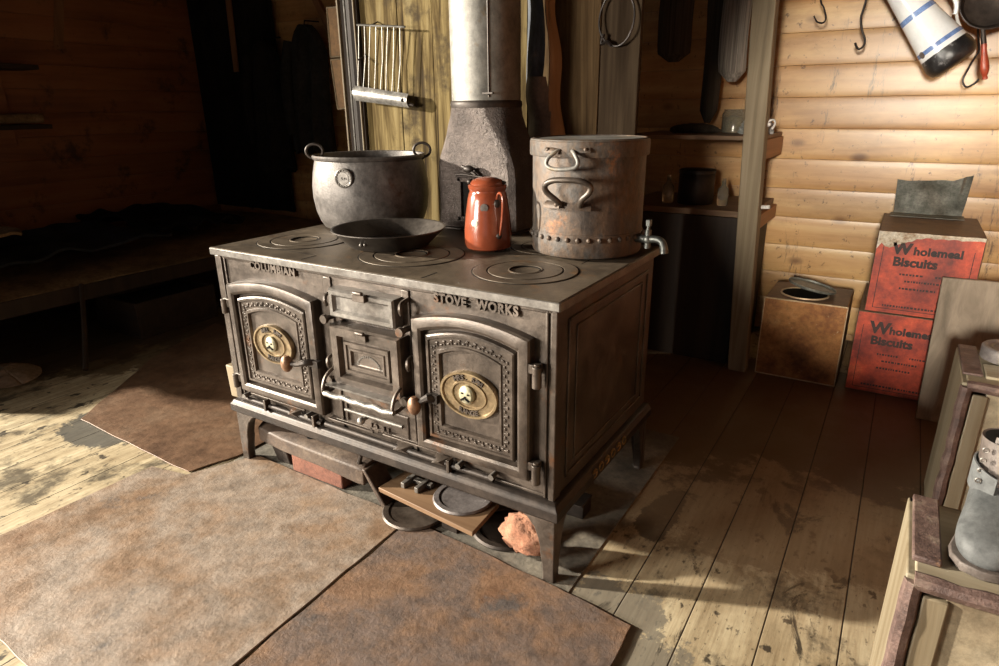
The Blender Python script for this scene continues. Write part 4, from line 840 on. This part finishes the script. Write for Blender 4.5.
hook3(P((868,-10), (864,8), (861,18), (862,30), (865,40), (863,47), (858,49), (855,43)), 'double iron hook with twisted wire between the small hook and the white jug', .0048)
hook3(P((893,-8), (894,10), (898,20), (905,23), (911,20)), 'iron hook half hidden behind the white enamel jug', y=2.3)
hook3(P((977,-10), (978,30), (979,50), (976,56), (970,66), (963,80), (966,87), (974,84), (979,79)), 'long iron hook hanging between the jug and the red handle', .004, y=2.3)

# white enamel jug hung mouth-up
ej = thing('enamel_jug', 'white enamel jug with blue bands and chipped black base hanging from the rail', 'jug', tuple(pt_(950, 62, 2.2)))
JA = pt_(893, -18, 2.16); JB = pt_(956.5, 66, 2.16); ax = (JB-JA).normalized(); L = (JB-JA).length
zx = Vector((0,-1,0)); zx = (zx - ax*zx.dot(ax)).normalized(); MJ = Matrix((zx, ax.cross(zx), ax)).transposed()
def rj(t): return .046 + .055*t
def band(a, b, mat, o=0.0, name='x', cap=False):
    n = 14; pr = [(rj(a+(b-a)*i/n)+o, (a+(b-a)*i/n)*L) for i in range(n+1)]
    return MB().lathe(pr, JA, 48, MJ, cap, cap)
pr = [(.055, .0), (.063, .004)] + [(rj(t), t*L) for t in (.1,.2,.3,.4,.5,.6,.7,.80)]
jb = obj('jug_body', MB().lathe([(.062, -.10*L), (.050, -.02*L)] + pr[2:] , JA, 56, MJ), M['white_enamel'], ej, ang=50)
obj('blue_band', band(.365, .415, 'blue', .0008), M['blue'], ej); obj('blue_band', band(.715, .755, 'blue', .0008), M['blue'], ej)
obj('chipped_base', MB().lathe([(rj(.80), .80*L), (rj(.85)+.001, .85*L), (rj(.90)+.001, .91*L), (rj(.92)-.010, .965*L), (rj(.92)-.03, .99*L), (.002, .99*L)], JA, 56, MJ), M['chipped'], ej, ang=50, label='base with black chipped enamel')
sd_ = (MJ @ Vector((0,1,0))); sd_ = sd_ if sd_.x < 0 else -sd_
ch = MB().lathe([(.016, -.003), (.013, .0015), (.004, .002)], JA + ax*.74*L + (sd_*.82 + zx*.57).normalized()*rj(.74), 16, Matrix((ax, (sd_*.82+zx*.57).normalized().cross(ax), (sd_*.82+zx*.57).normalized())).transposed())
obj('enamel_chip', ch, M['boot_dark'], ej)
so_ = -sd_
hdl = [JA + ax*.05*L + so_*.06, JA + ax*.02*L + so_*.11, JA + ax*.15*L + so_*.12, JA + ax*.35*L + so_*.125, JA + ax*.52*L + so_*.12, JA + ax*.60*L + so_*.095]
obj('jug_handle', MB().tube(hdl, .009, 10), M['white_enamel'], ej)

# sieve / dipper with a turned red handle
dp = thing('long_handled_dipper', 'dark round dipper with a turned red wooden handle hanging mouth-up on the wall', 'dipper', tuple(pt_(984, 40, 2.2)))
dc = pt_(992, 1, 2.13); MD = Matrix.Rotation(math.radians(78), 3, 'X') @ Matrix.Rotation(math.radians(8), 3, 'Y')
obj('dipper_bowl', MB().lathe([(q*1.22, w) for q, w in [(.040, -.045), (.075, -.030), (.086, .0), (.089, .004), (.086, .006), (.080, .0), (.070, -.026), (.03, -.038)]], dc, 44, MD), M['iron_dark'], dp)
h0 = pt_(983, 28, 2.13); h1_ = pt_(984, 44, 2.13); h2_ = pt_(985, 80, 2.13)
obj('ferrule', MB().cyl(h0, h1_, .008, .010, 12), M['iron_dark'], dp)
hd2 = (h2_-h1_); LL = hd2.length; zz_ = hd2.normalized(); xx_ = zz_.orthogonal().normalized(); MH = Matrix((xx_, zz_.cross(xx_), zz_)).transposed()
obj('handle', MB().lathe([(.009, 0), (.011, .06*LL), (.009, .12*LL), (.011, .3*LL), (.0155, .55*LL), (.0165, .68*LL), (.012, .84*LL), (.0075, .90*LL), (.010, .94*LL), (.009, .99*LL), (.003, LL)], h1_, 20, MH), M['red_handle'], dp, label='turned red wooden handle')
obj('bail_wire', MB().tube([pt_(u, v, 2.19) for u, v in ((955,-8), (956,4), (957,18), (960,27))], .006, 8), M['white_enamel'], ej)
obj('dipper_strap', MB().tube([dc + Vector((0, .02, .08)), Vector((dc.x, 2.20, 1.8)), Vector((dc.x, 2.205, 2.0))], .004, 7), M['iron_dark'], dp)

# ================================================================ PARTITION FURNISHINGS
ts = thing('toasting_rack', 'wire toasting rack with a flat grey sheet-metal handle hanging on the partition', 'toasting rack', (-.1, .96, 1.3))
ty = .957
wr = MB(); tl = pt_(357, 25, ty); trr = pt_(405, 27, ty); 
wr.tube([tl, trr], .0045, 6)
hl = pt_(355, 91, ty); hr = pt_(409, 99, ty)
for k in range(8):
    a = tl + (trr-tl)*(.04 + .86*k/7); b = hl + (hr-hl)*(.05 + .75*k/7); wr.tube([a, (a+b)/2 + Vector((.006*math.sin(k*2.1), .004, 0)), b], .0022, 5)
obj('rack_wires', wr, M['wire'], ts)
hm = MB(); dz = Vector((0, 0, -.058)); n_ = Vector((0, -1, 0))
def hnd(u, v):
    p = hl + (hr-hl)*u + dz*(v-.35)*(1-.12*u); a = (v-.5)*PI; return p + Vector((0, -.016*math.cos(a), 0))
hm.grid(hnd, 12, 8, .003); hb = obj('rack_handle', hm, M['iron_bright'], ts, label='grey curved sheet-metal handle')
obj('handle_hole', MB().cyl(hnd(.93, .5) + Vector((0,.002,0)), hnd(.93, .5) + Vector((0,-.003,0)), .008, n=12), M['hole'], hb)
obj('handle_end', MB().cyl(hr + Vector((-.004,.004,-.022)), hr + Vector((.022,.004,-.026)), .010, .006, 10), M['iron_dark'], ts)
obj('hanger', MB().tube([pt_(358, 60, ty), Vector((tl.x+.004, .999, tl.z-.12))], .004, 6).tube([tl + (trr-tl)*.3, Vector((tl.x+.08, .998, tl.z+.01))], .003, 6), M['iron_dark'], ts)
rod = [Vector((-.243, .972, z)) for z in (2.1, 1.6, 1.2, .8, .03)]
obj('iron_rod', MB().tube(rod, .005, 8), M['wire'], label='thin iron rod standing against the left post of the partition', cat='rod')
wc = [(1.005 + .063*math.cos(t) , .965 + .004*math.sin(3*t), 1.505 + .085*math.sin(t)) for t in [2*PI*k/30 for k in range(30)]]
wi = MB().tube(wc, .0035, 6, True).tube([(.96, .965, 1.46), (.955, .962, 1.43), (.975, .962, 1.435), (.99, .968, 1.42)], .006, 6).tube([(1.005, .985, 1.59), (1.005, .962, 1.592)], .004, 6)
obj('wire_coil', wi, M['hook'], label='thin wire hoop hanging on the end board of the partition', cat='wire')
def felt(u, v):
    z = 1.30 + .9*v; x = .650 + .078*u + .008*math.sin(v*9); return (x, .975 - .03*math.sin(u*2.4) - .008*math.sin(v*13+u*3), z)
obj('felt_strip', MB().grid(felt, 10, 24, .006), M['felt'], label='blue-grey stained felt strip hanging on the partition beside the flue', cat='felt')
def flapf(u, v):
    z = 1.33 - .24*v; x = .675 + .085*u + .030*v*u; return (x, .950 - .035*math.sin(u*2.6) - .012*math.sin(v*7+u*2) , z)
obj('leather_scrap', MB().grid(flapf, 10, 14, .006), M['leather'], ang=70, label='curled brown leather scrap hanging below the felt strip', cat='leather')

# paper strips left of the partition
def cardthing(px, y, label, mat, edge):
    q = [pt_(u, v, y) for u, v in px]; n = Vector((0, 1, 0))
    mb = MB().loft([q, [p + n*.006 for p in q]]); o = thing('brown_card', label, 'card', tuple((q[0]+q[2])/2), 'brown cards beside the partition')
    obj('card_face', mb, M[mat], o)
    eb = MB()
    for a, b in zip(q, q[1:] + q[:1]): eb.tube([a + Vector((0,-.001,0)), b + Vector((0,-.001,0))], .004, 6)
    obj('card_binding', eb, M[edge], o)
cardthing([(327,8), (349,6), (352,56), (331,57)], 1.12, 'upper brown bound card hanging left of the partition', 'card', 'card_edge')
cardthing([(331,60), (352,58), (355,108), (338,109)], 1.12, 'lower brown bound card hanging left of the partition', 'card', 'card_edge')
se = MB(); a0 = pt_(344, -6, 1.118); a1 = pt_(347, 104, 1.118)
se.loft([[a0, a0+Vector((.028,0,0)), a0+Vector((.028,.004,0)), a0+Vector((0,.004,0))], [a1, a1+Vector((.022,0,0)), a1+Vector((.022,.004,0)), a1+Vector((0,.004,0))]])
for k in range(34):
    c = a0 + (a1-a0)*(k+.5)/34; se.box(c + Vector((-.003, .002, 0)), (.008, .004, .007), Matrix.Rotation(.6, 3, 'Y'))
obj('saw_blade', se, M['card_edge'], label='narrow toothed strip hanging along the left post of the partition', cat='toothed strip')

# ================================================================ LEFT, IN THE DARK
def coat(cx, y, zt, zb, wt, wb, mat, label, seed):
    secs = []; n = 36
    for k in range(22):
        v = k/21; z = zt + (zb-zt)*v; w = wt*(.25 + .75*min(1, v*5)**.6) + (wb-wt)*v; d = .05 + .03*v
        x0 = cx + .015*math.sin(v*4+seed)
        secs.append([(x0 + w*math.cos(2*PI*i/n), y + d*math.sin(2*PI*i/n)*(1 + .35*math.sin(i*1.7+seed)*min(1, v*3)) + .012*math.sin(i*1.1+v*3), z + (.02*math.sin(i*1.3+seed) if k == 21 else 0)) for i in range(n)])
    c = thing('hanging_coat', label, 'coat', (cx, y, zb), 'coats on the back wall')
    obj('coat_cloth', MB().loft(secs), M[mat], c, ang=60)
    sl = MB().tube([(cx - wt*.8, y-.03, zt-.10), (cx - wt*1.02, y-.05, zt-.35), (cx - wt*1.0, y-.055, zt-.68), (cx-wt*.95, y-.05, zt-.74)], [.04, .052, .045, .04], 12)
    obj('sleeve', sl, M[mat], c)
    obj('hanging_loop', MB().tube([(cx, y, zt-.01), (cx, y+.01, zt+.03), (cx, 2.447, zt+.035)], .005, 6), M['hook'], c)
coat(-1.93, 2.30, 1.80, .92, .17, .20, 'cloth', 'dark coat hanging beside the brown cards near the partition', 1.0)
coat(-2.36, 2.27, 1.72, .78, .17, .20, 'cloth2', 'black coat hanging in front of the dark blanket in the corner', 2.4)
obj('hanging_blanket', MB().grid(lambda u, v: (-3.40 + 1.02*u, 2.425 + .008*math.sin(u*16) + .006*math.sin(u*37), 2.2 - 1.78*v), 60, 20, .02), M['cloth2'], ang=60, label='black blanket hung on the wall in the far left corner', cat='blanket')
a, b = pt_(227, -8, 2.39), pt_(236, 72, 2.39)
obj('wooden_lath', MB().loft([[a+Vector((-.035,0,0)), a+Vector((.03,0,0)), a+Vector((.03,.012,0)), a+Vector((-.035,.012,0))], [b+Vector((-.03,.0,0)), b+Vector((.03,.0,0)), b+Vector((.03,.012,0)), b+Vector((-.03,.012,0))]]), M['strap_wood'], bevel=.003, label='brown wooden lath hanging in front of the black blanket', cat='lath')
a, b = pt_(300, -30, 2.43), pt_(332, 34, 2.43)
obj('wooden_brace', MB().loft([[a+Vector((-.03,0,0)), a+Vector((.04,0,0)), a+Vector((.04,.03,0)), a+Vector((-.03,.03,0))], [b+Vector((-.04,0,0)), b+Vector((.02,0,0)), b+Vector((.02,.03,0)), b+Vector((-.04,.03,0))]]), M['strap_wood'], bevel=.003, label='slanting brown brace on the back wall above the coat', cat='brace')
def pxl(u, v, x):
    d = AX[0]*((u-499.5)/FPX) + AX[1]*((v-333)/FPX) + AX[2]; return CAM + d*((x-CAM.x)/d.x)
a, b = pxl(58, -6, -3.445), pxl(58, 49, -3.445)
obj('leather_strap', MB().loft([[a+Vector((0,-.03,0)), a+Vector((0,.035,0)), a+Vector((.01,.035,0)), a+Vector((.01,-.03,0))], [b+Vector((0,-.03,0)), b+Vector((0,.035,0)), b+Vector((.01,.035,0)), b+Vector((.01,-.03,0))]]).ball(b+Vector((.012,0,.02)), .008, 8).ball(b+Vector((.012,0,.12)), .008, 8), M['strap_wood'], label='brown strap with studs hanging on the left wall', cat='strap')
ws = thing('wall_shelf', 'dark rough wooden wall shelf with two boards at the left edge', 'shelf', (-3.3, .9, 1.1))
for z0, yy in ((1.50, 1.06), (1.12, 1.06)):
    obj('shelf_board', MB().bb(-3.43, -3.16, .35, yy, z0, z0+.03), M['dark_wood'], ws, bevel=.003)
obj('shelf_upright', MB().bb(-3.43, -3.40, .55, .92, 1.0, 2.1), M['log_left'], ws, bevel=.003)
obj('birch_roll', MB().cyl((-3.2, .42, 1.19), (-3.2, 1.02, 1.19), .032, n=14), M['sack'], label='brown rolled bundle lying on the lower wall shelf', cat='roll')

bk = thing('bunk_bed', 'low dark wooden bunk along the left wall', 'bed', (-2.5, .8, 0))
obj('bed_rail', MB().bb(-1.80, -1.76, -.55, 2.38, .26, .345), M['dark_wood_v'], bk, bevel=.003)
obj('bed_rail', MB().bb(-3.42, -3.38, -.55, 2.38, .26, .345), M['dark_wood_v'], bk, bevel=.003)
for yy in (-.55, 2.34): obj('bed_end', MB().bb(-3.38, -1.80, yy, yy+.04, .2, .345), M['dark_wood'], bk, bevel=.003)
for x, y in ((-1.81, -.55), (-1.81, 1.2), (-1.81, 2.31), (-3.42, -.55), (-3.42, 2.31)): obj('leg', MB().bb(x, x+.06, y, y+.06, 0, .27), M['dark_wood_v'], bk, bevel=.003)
obj('mattress', MB().grid(lambda u, v: (-3.37 + 1.60*u, -.5 + 2.83*v, .35 + .05*math.sin(PI*u)**.5 + .012*noise.noise(Vector((u*6, v*9, 1)))), 24, 40, .07), M['sack'], bk, ang=60)
def drape(x0, x1, y0, y1, base, amp, seed, hang=0.0):
    def fn(u, v):
        x = x0 + (x1-x0)*u + .05*noise.noise(Vector((v*4, seed, 2))); y = y0 + (y1-y0)*v + .06*noise.noise(Vector((u*4, seed, 7)))
        z = base + amp*(.5 + noise.noise(Vector((u*3.2, v*5, seed)))) ; e = max(0, (u-.9)/.1); z -= hang*e*e
        return (x, y, z)
    return MB().grid(fn, 36, 44, .015)
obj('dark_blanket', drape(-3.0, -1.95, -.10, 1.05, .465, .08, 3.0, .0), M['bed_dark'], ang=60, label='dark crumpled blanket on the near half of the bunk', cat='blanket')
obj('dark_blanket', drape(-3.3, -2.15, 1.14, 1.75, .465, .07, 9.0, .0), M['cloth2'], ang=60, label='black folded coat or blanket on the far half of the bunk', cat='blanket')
obj('pale_sheet', drape(-3.2, -2.1, -.10, .30, .60, .03, 5.0), M['sack'], ang=60, label='pale brown sacking folded over the near end of the bunk', cat='sacking')
obj('shade_bedroll', MB().tube([(-3.0, -.31, .56), (-2.4, -.30, .57), (-1.86, -.31, .56)], [.13, .14, .13], 20, sq=1.25), M['sack'], label='unseen brown bedding roll added to shade the floor before the bunk', cat='shade_bedroll')  # roll added out of view so its shadow falls on the floor
ub = thing('low_wooden_box', 'low dark wooden box on the floor under the bunk', 'box', (-1.8, .8, 0))
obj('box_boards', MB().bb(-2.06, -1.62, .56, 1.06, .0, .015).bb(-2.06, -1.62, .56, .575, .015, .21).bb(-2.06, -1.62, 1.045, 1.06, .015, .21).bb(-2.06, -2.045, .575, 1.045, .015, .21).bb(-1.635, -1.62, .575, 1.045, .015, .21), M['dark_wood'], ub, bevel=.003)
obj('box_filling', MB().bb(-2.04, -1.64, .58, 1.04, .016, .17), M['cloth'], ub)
obj('walking_stick', MB().tube([(-1.40, .145, .013), (-1.55, .25, .17), (-1.742, .37, .352)], .013, 8), M['dark_wood_v'], label='short dark stick propped against the bunk', cat='stick')
def crum(u, v):
    a = 2*PI*u; r = v; x = r*math.cos(a)*.20; y = r*math.sin(a)*.15; k = noise.noise(Vector((x*16, y*16, 3))) + .6*noise.noise(Vector((x*34, y*34, 9)))
    return (-1.70 + x, -.095 + y, max(.004, .035*(1-r*r) + .03*abs(k)*(1-r*.6)))
obj('crumpled_paper', MB().grid(crum, 48, 16, .0015), M['paper'], ang=180, label='crumpled pale brown paper on the floor before the bunk', cat='paper')

# ================================================================ LIGHT
SC.world = bpy.data.worlds.new('world'); SC.world.use_nodes = True
SC.world.node_tree.nodes['Background'].inputs[0].default_value = (.92, .92, .95, 1)
SC.world.node_tree.nodes['Background'].inputs[1].default_value = AMB
def spot(name, loc, aim, watts, ang, blend, rad, colr):
    l = bpy.data.lights.new(name, 'SPOT'); l.energy = watts; l.spot_size = math.radians(ang); l.spot_blend = blend; l.shadow_soft_size = rad; l.color = colr
    o = bpy.data.objects.new(name, l); COL.objects.link(o); o.location = loc
    o.rotation_euler = (Vector(aim)-Vector(loc)).to_track_quat('-Z', 'Y').to_euler(); return o
spot('window_daylight', (-9.0, -4.1, 3.5), (-.1, -.45, .85), KEY, 30, .15, .2, (1.0, .91, .77))
spot('doorway_daylight', (2.02, -3.05, 1.50), (2.25, 2.4, 1.12), KEY2, 24.6, .10, .16, (1.0, .91, .77))
l = bpy.data.lights.new('front_window_daylight', 'AREA'); l.energy = KEY3; l.shape = 'RECTANGLE'; l.size = 1.0; l.size_y = .8; l.spread = math.radians(75); l.color = (1.0, .92, .80)
o = bpy.data.objects.new('front_window_daylight', l); COL.objects.link(o); o.location = (-1.25, -3.15, 1.28)
o.rotation_euler = (Vector((1.1, .4, .85))-o.location).to_track_quat('-Z', 'Y').to_euler()

SC.view_settings.view_transform = 'Standard'; SC.view_settings.look = 'None'; SC.view_settings.gamma = 1.0
SC.view_settings.use_curve_mapping = False; SC.view_settings.exposure = EXPO
